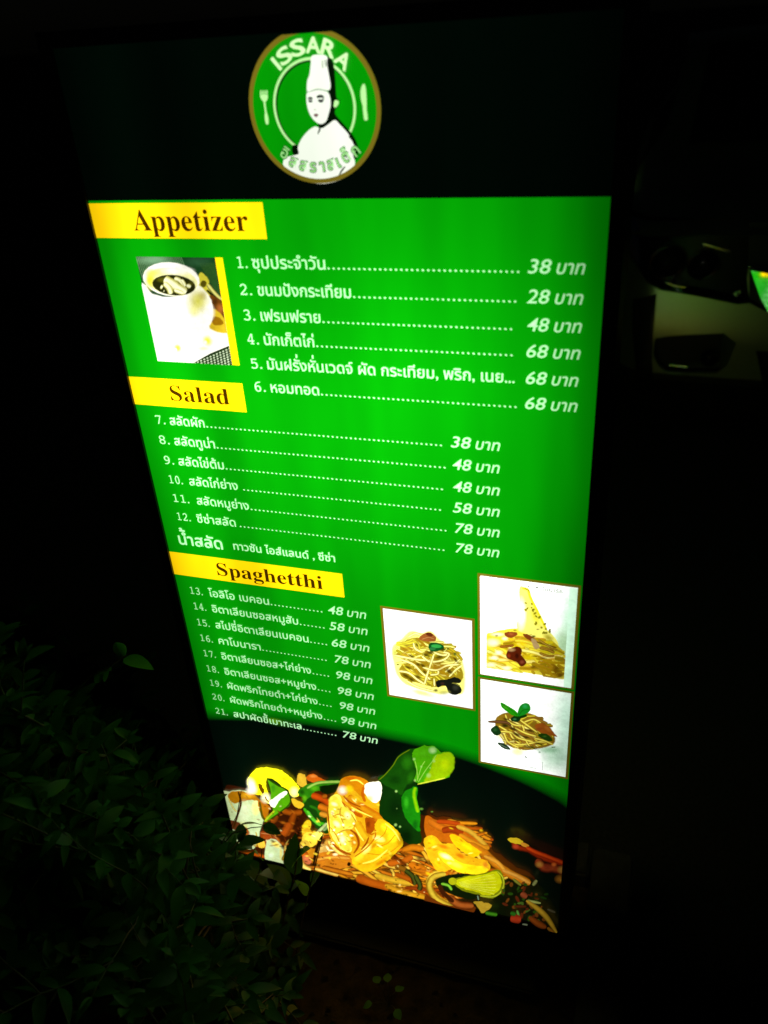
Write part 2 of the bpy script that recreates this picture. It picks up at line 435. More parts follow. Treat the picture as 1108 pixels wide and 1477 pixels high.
# ---- yellow banners and their headings
def bold(s): return ''.join(chr(0x1D400+ord(c)-65) if c.isupper() else chr(0x1D41A+ord(c)-97) for c in s)
for (q, word, bl, ex, em) in ((((128, 294), (377.5, 291.6), (384.6, 345.6), (139, 343)), 'Appetizer', (193.5, 332.8), 359, .0345),
                              (((187, 544), (348.7, 553.6), (355, 594.8), (196, 583.8)), 'Salad', (247, 578), 331.5, .0315),
                              (((246.5, 798), (493.3, 827), (496, 861.7), (254.4, 830)), 'Spaghetthi', (314, 829.8), 466, .0325)):
    c = [fp(*p) for p in q]; x0 = -SW/2; x1 = (c[1][0]+c[2][0])/2; zt = (c[0][1]+c[1][1])/2; zb = (c[2][1]+c[3][1])/2
    MB().add([(x0, -.0006, zb), (x1, -.0006, zb), (x1, -.0006, zt), (x0, -.0006, zt)], [(0, 1, 2, 3)]).build('heading_banner', M_yellow, face)
    m = MB(); z = fp(*bl)[1]; xa = fp(*bl)[0]
    put_text(m, bold(word), xa, z, em, width=rx(ex, z)-xa, off=0)
    m.build('heading_lettering', M_brown, face)

# ---- dark header field and dark lower field with its soft curved edge
zt = fp(500, 287)[1]
MB().add([(-SW/2, -.0003, zt), (SW/2, -.0003, zt), (SW/2, -.0003, SH), (-SW/2, -.0003, SH)], [(0, 1, 2, 3)]).build('header_field', M_dark, face)
pr = Print(base=.0003)
dk = (.0004, .0040, .0018)
edge = [(295, 1040), (350, 1041), (400, 1043), (440, 1048), (500, 1058), (560, 1069), (620, 1083), (690, 1106), (760, 1135), (840, 1178)]
pts = [fp(*p) for p in catmull(edge, False, 4)]
low = [(-SW/2-.01, pts[0][1])]+[p for p in pts if -SW/2 < p[0] < SW/2]+[(SW/2+.01, pts[-1][1]), (SW/2+.01, -.01), (-SW/2-.01, -.01)]
pr.raw(low, dk, soft=.027)
pr.off, pr.s = (0, 0), 1
pr.glow(395, 1041, 14, 4.5, S(150, 215, 20), rot=.15, a=.8); pr.glow(398, 1042, 34, 7, S(60, 150, 10), rot=.2, a=.45)  # yellow-green glare painted onto the film
pr.build('lower_field', M_plain, face, clip=(-SW/2, SW/2, 0, SH))

# ---- logo badge
g = Print((340, 20), 4.817, base=.0006, step=.00002)
LX, LZ, LR = (.4961-.5)*SW, .9482*SH, .0722
def circ(cx, cz, r, k=64): return [(cx+r*math.cos(2*math.pi*i/k), cz+r*math.sin(2*math.pi*i/k)) for i in range(k)]
def annulus(g, cx, cz, r0, r1, c, k=72, soft=.0004):
    g.up(); rows = []
    for r, a in ((r0-soft, 0), (r0, 1), (r1, 1), (r1+soft, 0)):
        rows.append([g._v((cx+r*math.cos(2*math.pi*i/k), cz+r*math.sin(2*math.pi*i/k)), c, a) for i in range(k)])
    for a in range(3):
        for i in range(k): j = (i+1) % k; g.f.append((rows[a][i], rows[a][j], rows[a+1][j], rows[a+1][i]))
GR = S(4, 160, 4, 1); WH = (1.12, 1.2, 1.02, 1); BK = (.001, .006, .001, 1); PL = (.62, 1.15, .42, 1)
g.raw(circ(LX, LZ, LR), GR)
a = g.P(257, 620); b = g.P(832, 650); rr = (b[0]-a[0])/2; rc = ((a[0]+b[0])/2, g.P(540, 300)[1]-(b[0]-a[0])/2)
annulus(g, rc[0]+.0009, rc[1]-.0009, rr-.0030, rr-.0016, (.002, .03, .002))
annulus(g, *rc, rr-.0021, rr, PL)
g.poly([(560, 310), (640, 300), (675, 345), (688, 450), (695, 575), (712, 600), (705, 640), (690, 660), (690, 700), (740, 760), (800, 830), (835, 890), (848, 950), (820, 1010), (700, 900), (600, 800), (570, 775), (600, 700), (640, 600), (630, 450)], BK, soft=.0003)
g.poly([(395, 915), (432, 918), (436, 955), (455, 972), (466, 955), (463, 985), (440, 992), (400, 978), (388, 950)], BK, soft=.0003)
g.poly([(545, 785), (500, 815), (455, 870), (430, 930), (436, 972), (400, 985), (345, 1000), (328, 1030), (335, 1060), (400, 1120), (500, 1165), (600, 1180), (700, 1160), (790, 1110), (825, 1040), (812, 980), (826, 900), (800, 872), (775, 830), (720, 770), (685, 740), (640, 770), (600, 795), (570, 790)], WH, soft=.0003)
g.poly([(528, 292), (600, 285), (632, 300), (630, 345), (645, 430), (655, 500), (640, 530), (570, 520), (500, 545), (495, 470), (512, 420), (520, 350)], WH, soft=.0003)
g.poly([(500, 545), (570, 522), (630, 540), (652, 580), (655, 640), (640, 700), (625, 745), (590, 765), (550, 745), (515, 700), (495, 640), (490, 580)], WH, soft=.0003)
g.poly([(690, 600), (712, 610), (705, 635), (685, 650), (680, 628)], PL, soft=.0003)
for pts, w_, c in (([(500, 545), (570, 524), (640, 540)], 7, (.3, .45, .25)), ([(500, 590), (515, 585), (532, 590)], 16, (.04, .05, .04)), ([(502, 603), (518, 607), (530, 602)], 16, (.05, .07, .05)),
                   ([(560, 580), (585, 572), (610, 578)], 19, (.02, .03, .02)), ([(570, 598), (590, 606), (606, 598)], 19, (.04, .05, .04)), ([(600, 575), (608, 585), (604, 600)], 8, (.1, .12, .1)),
                   ([(540, 706), (556, 701), (572, 705)], 15, (.22, .10, .09)), ([(548, 713), (566, 712)], 9, (.3, .2, .2)), ([(543, 665), (556, 668)], 8, (.6, .65, .45)),
                   ([(575, 770), (582, 800), (568, 835)], 11, (.02, .03, .02)), ([(785, 850), (812, 875), (830, 920)], 16, BK), ([(760, 1060), (735, 1090), (715, 1125)], 11, (.05, .06, .03)),
                   ([(600, 320), (603, 380)], 9, (.5, .6, .4)), ([(620, 315), (626, 370)], 9, (.3, .4, .25)), ([(640, 345), (655, 400), (665, 470)], 14, BK)):
    g.stroke([tuple(p) for p in pts], w_, c, taper=True)
# fork and knife
for x in (-24, -8, 8, 24): g.stroke([(193+x*.9, 530), (194+x*.9, 575)], 7, PL)
g.poly([(170, 568), (218, 566), (216, 595), (200, 612), (182, 598)], PL, soft=.0002)
g.stroke([(196, 600), (204, 660), (212, 710)], 10, PL); g.stroke([(208, 690), (218, 768)], 20, PL, taper=True)
g.poly([(885, 487), (900, 510), (907, 600), (905, 660), (888, 655), (870, 590), (868, 530)], PL, soft=.0002)
g.stroke([(893, 640), (900, 700), (905, 740)], 22, PL)
annulus(g, LX, LZ, LR-.0042, LR, (.22, .17, .012))
g.build('logo_badge', M_plain, face, clip=(-.2, .2, 0, SH*.9985))
# lettering round the badge
m = MB()
for ch, cx, cy, er in (('I', 285, 345, 36), ('S', 340, 287, 24), ('S', 432, 232, 11), ('A', 541, 214, 0), ('R', 650, 238, -13), ('A', 750, 318, -27)):
    x, z = g.P(cx, cy); ang = math.atan2(z-rc[1], x-rc[0])-math.pi/2
    put_text(m, ch, x, z, .0200, width=.0155 if ch != 'I' else .0034, off=.02, rot=ang, center=True, d=.0030)
m.build('badge_lettering', printmat('badge_name_ink', (.85, 1.3, .6)), face)
for (offs, d_, mat) in ((.06, .0030, printmat('badge_outline_ink', (.005, .10, .005))), (.012, .0033, printmat('badge_thai_ink', (.42, .95, .30)))):
    m = MB()
    for ch, cx, cy in (('อิ', 343, 968), ('ส', 403, 1028), ('ส', 473, 1052), ('ร', 540, 1062), ('า', 603, 1058), ('ส', 663, 1044), ('เ', 716, 1030), ('ต็', 768, 992), ('ก', 835, 950)):
        x, z = g.P(cx, cy); ang = math.atan2(z-rc[1]-.01, x-rc[0])+math.pi/2
        vs_, fs, adv = layout(ch, offs)
        xa = min(p[0] for p in vs_); xb = max(p[0] for p in vs_); mid = (xa+xb)/2; e = .0165
        m.add([(x+(p-mid)*e*.95*math.cos(ang)-(q-.3)*e*math.sin(ang), -d_, z+(p-mid)*e*.95*math.sin(ang)+(q-.3)*e*math.cos(ang)) for p, q in vs_], fs)
    m.build('badge_lettering', mat, face)

# ---- food photographs
def rect_of(c):
    p = [fp(*q) for q in c]
    return ((p[0][0]+p[3][0])/2, (p[1][0]+p[2][0])/2, (p[2][1]+p[3][1])/2, (p[0][1]+p[1][1])/2)   # x0 x1 z0 z1
ED = (.35, .7)
def rnd(c, k=.12):
    q = 1+random.uniform(-k, k); return (c[0]*q, c[1]*q*random.uniform(1-k*.4, 1+k*.4), c[2]*q)
def noodles(g, cx, cy, rx_, ry, n, ln, w_, cols, edge, ang=(0, math.pi), bend=1.2, inside=None):
    for _ in range(n):
        t = random.uniform(0, 2*math.pi); q = math.sqrt(random.random())
        x, y = cx+rx_*q*math.cos(t), cy+ry*q*math.sin(t)
        a = random.uniform(*ang); bd = random.uniform(-bend, bend); L_ = ln*random.uniform(.5, 1.2); pts = []
        for i in range(6):
            pts.append((x, y)); x += math.cos(a)*L_/5; y += math.sin(a)*L_/5; a += bd/5
            if ((x-cx)/rx_/1.08)**2+((y-cy)/ry/1.08)**2 > 1: break
        if len(pts) > 2:
            c = rnd(random.choice(cols)); g.stroke(pts, w_*random.uniform(.75, 1.2), c, tuple(q_*random.uniform(*ED)*1.0 for q_ in edge if q_ is not None)[:3], k=3)
WP = (2.6, 2.6, 2.35)

GAIN = .35; JIT = 1.2; WP = (1.35, 1.33, 1.15)
# 1. mug of soup (measured on a 6.156x enlargement)
SOUP = ((196, 371), (309.6, 371), (335.6, 527), (227, 520.6))
x0, x1, z0, z1 = rect_of(SOUP); xb = rx(333, (z0+z1)/2)
x1 = rx(322.5, (z0+z1)/2)
g = Print((180, 350), 6.156, base=.0008)
g.raw([(x0, z0), (x1, z0), (x1, z1), (x0, z1)], S(28, 74, 34))
for i in range(26): g.stroke([(95+i*16, 125), (185+i*17, 420)], 5, S(120, 165, 110), smooth=False)
for i in range(22): g.stroke([(660+i*12, 180), (860+i*12, 520)], 4, S(60, 105, 40), smooth=False)
g.glow(250, 150, 190, 60, S(150, 200, 150), a=.7); g.glow(640, 170, 150, 60, S(60, 110, 70), a=.6)
g.poly([(150, 385), (260, 500), (560, 470), (700, 300), (760, 440), (900, 640), (940, 760), (945, 915), (760, 985), (600, 1085), (270, 1085)], WP)
g.poly([(655, 300), (680, 270), (715, 300), (745, 345), (730, 400), (760, 420), (800, 500), (740, 640), (640, 420)], S(225, 215, 60))
g.poly([(690, 340), (720, 350), (715, 385), (690, 395), (672, 370)], S(95, 85, 15))
g.stroke([(735, 370), (790, 440), (870, 520)], 34, S(235, 230, 120), S(45, 50, 15))
g.stroke([(725, 420), (800, 490), (860, 540)], 20, S(40, 45, 10))
g.poly([(760, 470), (830, 500), (880, 540), (895, 600), (885, 700), (830, 640), (780, 590), (745, 510)], S(120, 70, 15), soft=.0015)
g.glow(845, 590, 45, 60, S(190, 110, 45)); g.glow(800, 525, 30, 40, S(60, 35, 10), a=.8)
g.poly([(770, 600), (830, 620), (890, 690), (930, 720), (930, 800), (760, 760)], S(235, 200, 40), soft=.0018)
g.poly([(770, 690), (800, 660), (850, 680), (870, 720), (800, 730)], S(170, 120, 10), soft=.0012)
g.poly([(175, 400), (240, 460), (400, 490), (560, 450), (640, 380), (740, 470), (775, 580), (765, 700), (690, 780), (560, 860), (350, 1000), (280, 960)], WP, soft=.0016)
g.glow(650, 520, 120, 150, S(225, 220, 60), a=.95); g.glow(610, 610, 60, 70, S(250, 245, 120), a=.6); g.glow(690, 470, 50, 50, S(190, 170, 40), a=.6)
g.glow(750, 620, 60, 90, WP, a=.9)
g.ell(412, 325, 250, 146, WP, rot=.12)
g.ell(420, 345, 222, 118, S(248, 246, 170), rot=.14, soft=.0016)
g.glow(225, 330, 60, 110, S(235, 225, 40), a=1)
g.glow(250, 270, 90, 50, S(250, 245, 90), a=.8)
g.glow(470, 250, 170, 50, WP, a=1)
g.ell(435, 377, 190, 88, S(38, 42, 8), rot=.10)
g.glow(330, 330, 60, 30, S(120, 120, 20), a=.6); g.glow(590, 360, 40, 35, S(80, 80, 15), a=.8)
for pts, w_ in (([(350, 325), (400, 350), (470, 400), (545, 440)], 66), ([(350, 360), (390, 400), (410, 455)], 44), ([(440, 318), (480, 330), (540, 385)], 34),
                ([(500, 330), (520, 350), (535, 385)], 24), ([(550, 378), (585, 392)], 34), ([(318, 390), (335, 396)], 34), ([(345, 428), (350, 430)], 18), ([(440, 420), (520, 450)], 34)):
    g.stroke(pts, w_, S(250, 250, 200), S(200, 195, 90))
for x, y, r_ in ((470, 935, 55), (735, 870, 62)):
    g.glow(x, y, r_, r_*.8, S(250, 245, 30), rot=1.0, a=1); g.glow(x-20, y+15, r_*.35, r_*.35, WP)
g.glow(700, 940, 60, 25, S(250, 248, 150), a=.7)
g.poly([(600, 1075), (760, 985), (925, 915), (960, 1100), (620, 1100)], S(35, 60, 20), smooth=False, soft=.0004)
for i in range(9):
    for j in range(12):
        x = 930-j*28+i*4; y = 940+i*21+j*12
        if (x-600)*(-.49)+1080 < y+4 and y < 1095: g.ell(x, y, 9, 6.5, S(215, 235, 190), rot=-.4, soft=.0003, k=7)
g.build('food_photo', M_photo, face, clip=(x0, x1, z0, z1), label='photo of a white mug of dark soup')
MB().add([(x1, -.0008, z0), (xb, -.0008, z0), (xb, -.0008, z1), (x1, -.0008, z1)], [(0, 1, 2, 3)]).build('photo_border', M_yellow, face)

def framed(c, name='photo_border'):
    x0, x1, z0, z1 = rect_of(c); t = .0038
    MB().add([(x0, -.0006, z0), (x1, -.0006, z0), (x1, -.0006, z1), (x0, -.0006, z1)], [(0, 1, 2, 3)]).build(name, M_gold, face)
    return (x0+t, x1-t, z0+t, z1-t)
GAIN = 1.6; ED = (1.3, 2.1); WP = (2.0, 2.0, 1.85)
# 2. noodles with dark olives (7.387x enlargement)
cl = framed(((547.5, 874.5), (684.5, 893.5), (685.5, 1025), (559, 1006.5)))
g = Print((545, 865), 7.387, base=.0008)
g.raw([(cl[0], cl[2]), (cl[1], cl[2]), (cl[1], cl[3]), (cl[0], cl[3])], WP)
g.poly([(170, 500), (260, 430), (350, 350), (470, 370), (560, 350), (640, 430), (760, 510), (850, 580), (900, 700), (915, 850), (890, 1000), (760, 985), (640, 1000), (480, 960), (300, 900), (210, 800), (180, 680), (160, 580)], S(250, 246, 120), soft=.0035)
g.poly([(240, 500), (360, 420), (520, 430), (680, 500), (800, 570), (870, 700), (890, 860), (640, 930), (480, 900), (280, 840), (230, 760), (280, 650)], S(205, 175, 30), soft=.002)
YL = [S(245, 232, 60), S(250, 244, 120), S(232, 205, 30), S(240, 225, 90), S(215, 170, 15)]
noodles(g, 540, 670, 355, 250, 90, 330, 25, YL, (.30, .22, .01), ang=(-.2, 1.1), bend=1.6)
noodles(g, 340, 520, 170, 120, 30, 200, 24, YL, (.4, .3, .02), ang=(-.8, .8))
for p in ([(220, 760), (330, 780), (420, 850), (500, 900)], [(250, 640), (380, 690), (470, 780), (560, 850)], [(170, 590), (320, 620), (450, 640), (600, 650)], [(470, 600), (560, 660), (700, 640), (760, 580), (700, 560)],
          [(600, 580), (560, 700), (520, 820), (500, 900)], [(600, 560), (680, 590), (740, 585)], [(720, 770), (800, 700), (870, 640)], [(760, 820), (840, 740), (900, 700)], [(560, 800), (640, 790), (640, 740)], [(600, 840), (605, 920)],
          [(380, 460), (400, 520), (470, 560)], [(320, 400), (400, 360), (460, 380)], [(480, 720), (620, 750), (740, 700), (860, 690)], [(300, 860), (430, 930), (600, 975)]):
    g.stroke(p, 24, S(252, 248, 150), S(200, 160, 20))
for x, y, rx_, ry, ro in ((300, 810, 60, 22, .5), (360, 850, 50, 22, .5), (430, 820, 50, 22, .5), (480, 700, 35, 16, .6), (430, 690, 30, 14, .5), (320, 720, 50, 14, .3), (520, 590, 50, 20, .3), (660, 610, 60, 20, 0), (760, 760, 55, 25, .6), (500, 770, 30, 16, .7), (620, 965, 30, 18, 0), (830, 640, 40, 14, .9), (420, 480, 30, 10, 1.1), (360, 600, 40, 10, .3)):
    g.glow(x, y, rx_*1.2, ry*1.3, S(85, 62, 5), rot=ro, a=.95)
g.glow(640, 710, 120, 55, S(205, 140, 20), a=.7); g.glow(690, 800, 80, 40, S(215, 165, 20), a=.6); g.glow(320, 520, 80, 30, S(225, 150, 20), a=.7)
g.poly([(440, 410), (500, 360), (560, 350), (620, 400), (600, 440), (500, 440)], S(205, 120, 50)); g.stroke([(470, 420), (540, 400), (600, 415)], 18, S(240, 170, 90), S(180, 80, 30)); g.ell(550, 368, 36, 16, S(130, 60, 25), rot=.3)
g.poly([(545, 480), (600, 455), (690, 480), (700, 520), (620, 545), (560, 540)], S(20, 110, 40)); g.ell(625, 493, 52, 16, S(70, 215, 90), rot=.05); g.ell(585, 520, 30, 14, S(60, 160, 80)); g.glow(560, 560, 60, 25, S(40, 45, 5), a=.9)
g.glow(700, 530, 50, 22, S(40, 70, 5), a=.9); g.glow(825, 575, 22, 26, S(60, 110, 30), a=.9); g.glow(750, 520, 18, 18, S(80, 130, 30), a=.8)
g.poly([(625, 870), (700, 850), (740, 850), (820, 825), (885, 855), (870, 885), (800, 880), (880, 930), (885, 985), (820, 1010), (760, 985), (730, 920), (690, 910), (640, 930)], S(28, 32, 22)); g.glow(830, 935, 45, 40, S(75, 80, 60), a=.8); g.glow(690, 890, 30, 20, S(80, 50, 40), a=.8); g.stroke([(790, 885), (840, 895), (880, 920)], 10, S(150, 150, 60))
g.glow(215, 688, 18, 14, S(90, 90, 10), a=1); g.glow(185, 560, 30, 40, S(190, 200, 40), a=.7); g.glow(470, 990, 170, 40, S(250, 246, 80), rot=.25, a=.8); g.glow(700, 985, 90, 40, S(205, 205, 110), a=.8)
for i in range(9): g.stroke([(335+i*14, 1022+i*2), (343+i*14, 1025+i*2)], 4, S(190, 190, 170))
g.build('food_photo', M_photo, face, clip=cl, label='photo of noodles with dark olives on white')

GAIN = 1.8; WP = (3.4, 3.6, 3.3)
# 3. carbonara with a bread wedge (6.84x enlargement)
cl = framed(((687.5, 828), (838.5, 845), (827.5, 995), (690.5, 975)))
g = Print((683, 820), 6.84, base=.0008)
g.raw([(cl[0], cl[2]), (cl[1], cl[2]), (cl[1], cl[3]), (cl[0], cl[3])], WP)
g.glow(960, 600, 150, 480, (2.1, 3.2, 2.3), a=.95); g.glow(880, 760, 170, 230, S(190, 235, 175, 2.2), a=.95); g.glow(870, 880, 70, 90, S(160, 210, 140, 1.8), a=.8)
x0c, x1c = rx(683+125/6.84, .46*SH), rx(683+905/6.84, .43*SH)
g.poly([(125, 680), (180, 640), (300, 610), (430, 600), (560, 640), (700, 680), (820, 790), (860, 880), (905, 930), (905, 1090), (700, 1060), (380, 1010), (115, 985)], S(252, 236, 60), soft=.0016)
g.poly([(455, 200), (505, 195), (550, 225), (580, 320), (640, 440), (700, 580), (800, 690), (835, 760), (820, 785), (740, 760), (620, 690), (500, 640), (440, 610), (430, 540), (455, 420)], S(253, 246, 110), soft=.0012)
g.glow(470, 450, 60, 190, WP, a=.8); g.stroke([(480, 200), (535, 215), (560, 290), (640, 450), (720, 610)], 26, S(250, 240, 30), S(252, 246, 90)); g.glow(610, 480, 50, 120, S(250, 238, 30), rot=-.4, a=.8); g.glow(740, 690, 80, 40, S(225, 205, 40), rot=.6, a=.9)
g.stroke([(500, 200), (540, 220), (552, 245)], 8, S(190, 180, 30))
for _ in range(22):
    t = random.random(); x = 500+t*260+random.uniform(-40, 50); y = 340+t*330+random.uniform(-30, 40)
    g.ell(x, y, random.uniform(5, 15), random.uniform(4, 9), S(185, 175, 20) if random.random() < .7 else S(205, 190, 20), rot=random.random()*3, k=8)
CY = [S(252, 226, 20), S(250, 236, 60), S(240, 205, 15), S(253, 244, 130), S(225, 180, 10)]
noodles(g, 500, 850, 390, 190, 70, 300, 34, CY, (.75, .5, .02), ang=(-.1, .8), bend=1.2)
noodles(g, 740, 960, 190, 110, 30, 220, 28, [S(225, 185, 10), S(205, 160, 10), S(240, 205, 20)], (.45, .28, .01), ang=(-.1, .8))
for x, y, rx_, ry in ((190, 730, 90, 50), (200, 880, 60, 30), (250, 830, 50, 30), (310, 690, 40, 25), (170, 950, 70, 30), (330, 980, 60, 25), (240, 650, 90, 25)): g.glow(x, y, rx_, ry, S(253, 250, 200), a=.95)
for x, y, rx_, ry in ((170, 850, 40, 30), (190, 905, 50, 14), (460, 760, 90, 60), (420, 860, 60, 50), (560, 880, 100, 50)): g.glow(x, y, rx_, ry, S(252, 225, 10), a=.9)
g.stroke([(500, 650), (620, 720), (750, 760), (820, 780)], 12, S(150, 110, 20)); g.stroke([(640, 700), (720, 750), (800, 790)], 20, S(235, 190, 60), S(150, 100, 10))
for p, w_ in (([(650, 780), (740, 800), (800, 830)], 26), ([(650, 830), (730, 860), (800, 860)], 22), ([(660, 770), (760, 790), (830, 800)], 16)): g.stroke(p, w_, S(230, 175, 50), S(130, 85, 5))
g.poly([(310, 640), (350, 625), (420, 630), (430, 650), (380, 680), (330, 670)], S(195, 95, 35)); g.glow(370, 645, 40, 18, S(235, 130, 60), a=.8)
g.poly([(490, 650), (540, 650), (600, 690), (630, 740), (590, 720), (530, 690)], S(180, 90, 30)); g.poly([(575, 690), (610, 705), (650, 770), (610, 790), (585, 740)], S(240, 200, 130)); g.glow(595, 668, 26, 16, S(60, 60, 5), a=1)
g.stroke([(260, 770), (330, 765), (400, 755)], 22, S(225, 140, 40), S(170, 90, 10))
g.poly([(330, 830), (370, 790), (440, 770), (475, 800), (470, 850), (500, 890), (520, 930), (470, 960), (430, 920), (380, 900), (335, 880)], S(120, 42, 12)); g.glow(375, 800, 50, 24, S(240, 190, 120), a=1); g.glow(430, 860, 30, 40, S(60, 15, 5), a=.9); g.glow(480, 920, 30, 26, S(190, 95, 60), a=.9); g.glow(350, 860, 24, 30, S(195, 70, 30), a=.9)
for x, y, rx_, ry in ((590, 970, 40, 20), (690, 880, 50, 14), (610, 862, 50, 12), (230, 660, 24, 14), (240, 900, 20, 8), (410, 608, 24, 10), (635, 598, 22, 10), (820, 1000, 60, 60), (860, 1050, 50, 40)): g.glow(x, y, rx_, ry, S(125, 80, 5), a=.8)
z_ = fp(683+100/6.84, 820+985/6.84)[1]
xl = rx(683+128/6.84, fp(695, 950)[1]); xr = rx(683+900/6.84, fp(800, 965)[1]); zb_ = fp(683+500/6.84, 820+1035/6.84)[1]
for q in ([(cl[0], cl[2]), (cl[1], cl[2]), (cl[1], zb_), (cl[0], zb_)], [(cl[0], cl[2]), (xl, cl[2]), (xl, cl[3]), (cl[0], cl[3])]): g.raw(q, WP)
g.raw([(xr, cl[2]), (cl[1], cl[2]), (cl[1], cl[3]), (xr, cl[3])], (2.3, 3.4, 2.5))
for i, (x, y) in enumerate([(545, 175), (620, 182), (635, 184)]): g.ell(x, y, 7, 5, S(150, 160, 130), k=8)
g.build('food_photo', M_photo, face, clip=cl, label='photo of yellow carbonara with a wedge of bread')
m = MB(); xa, za = fp(683+680/6.84, 820+208/6.84); xe_, _ = fp(683+880/6.84, 820+225/6.84)
put_text(m, 'โบนาร์ธ', xa, za-.001, .0085, width=xe_-xa, d=.0032)
m.build('caption_lettering', printmat('grey_caption_ink', (.25, .3, .2)), face)

GAIN = 2.0; WP = (3.2, 3.4, 3.1)
# 4. noodles topped with two green leaves (7.387x enlargement)
cl = framed(((690, 977), (828.5, 998.5), (819, 1124), (689.5, 1101.5)))
g = Print((683, 970), 7.387, base=.0008)
g.raw([(cl[0], cl[2]), (cl[1], cl[2]), (cl[1], cl[3]), (cl[0], cl[3])], WP)
g.glow(1000, 600, 170, 640, (2.0, 3.1, 2.3), a=.9); g.glow(880, 900, 200, 200, S(190, 238, 200, 2.2), a=.85); g.glow(800, 830, 170, 60, S(150, 215, 160, 1.9), a=.8)
g.poly([(240, 500), (340, 440), (450, 450), (580, 440), (700, 490), (800, 580), (850, 670), (850, 760), (700, 810), (520, 830), (390, 790), (320, 720), (250, 640)], S(195, 150, 30), soft=.002)
g.glow(470, 850, 110, 70, S(250, 246, 170), a=1); g.glow(280, 690, 60, 50, S(250, 246, 180), a=.8)
noodles(g, 550, 640, 300, 180, 75, 260, 22, [S(250, 228, 60), S(240, 205, 40), S(225, 165, 50), S(252, 240, 120), S(205, 140, 40)], (.25, .15, .01), ang=(-.3, .9), bend=1.2)
for p in ([(340, 450), (370, 520), (440, 560), (520, 570)], [(500, 510), (570, 560), (680, 640)], [(270, 570), (380, 640), (420, 700), (520, 780)], [(280, 630), (400, 640), (480, 700), (640, 740)], [(520, 560), (535, 600), (540, 640)], [(440, 590), (560, 650), (670, 680)],
          [(400, 760), (520, 770), (700, 740), (830, 750)], [(560, 730), (600, 790), (640, 820)], [(650, 700), (760, 730), (850, 770)], [(540, 530), (640, 500), (720, 540)], [(330, 660), (370, 740), (480, 800)]):
    g.stroke(p, 22, S(252, 238, 90), S(190, 120, 20))
for x, y, rx_, ry in ((420, 600, 60, 16), (460, 660, 70, 16), (600, 620, 70, 14), (560, 690, 60, 12), (450, 720, 50, 12), (330, 560, 40, 16), (350, 500, 40, 14), (620, 800, 90, 14), (700, 760, 70, 10)): g.glow(x, y, rx_*1.1, ry*1.4, S(70, 50, 5), rot=.3, a=.95)
g.stroke([(155, 525), (240, 525), (360, 535), (400, 570)], 30, S(165, 110, 60), S(90, 60, 20), taper=True); g.glow(340, 570, 60, 22, S(50, 60, 10), a=.9)
g.poly([(185, 620), (215, 580), (250, 570), (280, 610), (290, 650), (240, 670)], S(30, 80, 30)); g.glow(230, 610, 30, 26, S(60, 130, 60), a=.8)
g.poly([(260, 750), (320, 755), (370, 790), (390, 820), (340, 815), (295, 790)], S(50, 80, 50)); g.stroke([(280, 765), (370, 810)], 6, S(150, 180, 140))
g.poly([(660, 560), (720, 540), (790, 570), (860, 650), (890, 685), (800, 660), (720, 640), (670, 600)], S(225, 120, 30)); g.glow(790, 600, 60, 26, S(250, 150, 50), rot=.7, a=.9); g.glow(700, 600, 40, 22, S(190, 90, 40), a=.8)
g.poly([(690, 665), (740, 650), (800, 670), (840, 720), (800, 730), (730, 700)], S(45, 90, 15)); g.glow(760, 680, 30, 14, S(90, 150, 40), a=.8)
g.poly([(400, 490), (450, 460), (500, 480), (480, 520), (420, 520)], S(20, 70, 25)); g.glow(440, 497, 26, 14, S(90, 190, 110), a=.8)
g.stroke([(430, 460), (500, 472), (570, 455)], 26, S(20, 80, 10))
g.poly([(290, 322), (330, 335), (400, 375), (450, 410), (478, 460), (420, 455), (350, 410), (305, 370)], S(50, 205, 15)); g.glow(345, 365, 50, 20, S(110, 240, 50), rot=.6, a=.9); g.stroke([(300, 335), (390, 390), (470, 455)], 6, S(20, 150, 10))
g.poly([(478, 460), (480, 400), (510, 345), (560, 325), (595, 345), (605, 395), (560, 440)], S(30, 190, 40)); g.glow(550, 360, 40, 30, S(60, 225, 110), a=.9); g.stroke([(485, 455), (530, 400), (600, 395)], 6, S(20, 140, 20))
g.stroke([(830, 795), (875, 793)], 10, S(130, 160, 110)); g.glow(705, 848, 18, 8, S(100, 140, 100)); g.stroke([(548, 890), (572, 915)], 9, S(120, 130, 110))
for i in range(12): g.stroke([(225+i*14+(70 if i > 5 else 0), 935+i*5), (233+i*14+(70 if i > 5 else 0), 938+i*5)], 4, S(180, 185, 170))
for i in range(12): g.stroke([(530+i*12, 992+i*2.4), (538+i*12, 995+i*2.4)], 7, S(120, 130, 115))
g.stroke([(738, 950), (734, 1040)], 4, S(200, 220, 200), smooth=False)
g.build('food_photo', M_photo, face, clip=cl, label='photo of spicy noodles topped with two green leaves')

GAIN = 1.0; JIT = 2.0; ED = (.3, .6); WP = (1.3, 1.27, 1.05)
# 5. the big seafood spaghetti along the bottom
def tr(ox, oy, s_):                    # several enlargements share one picture
    g.off = (ox, oy); g.s = s_
g = Print((310, 1060), 5.54, base=.0010, step=.000010)
OR = [S(230, 145, 20), S(245, 180, 40), S(215, 115, 15), S(250, 205, 70), S(185, 80, 8)]
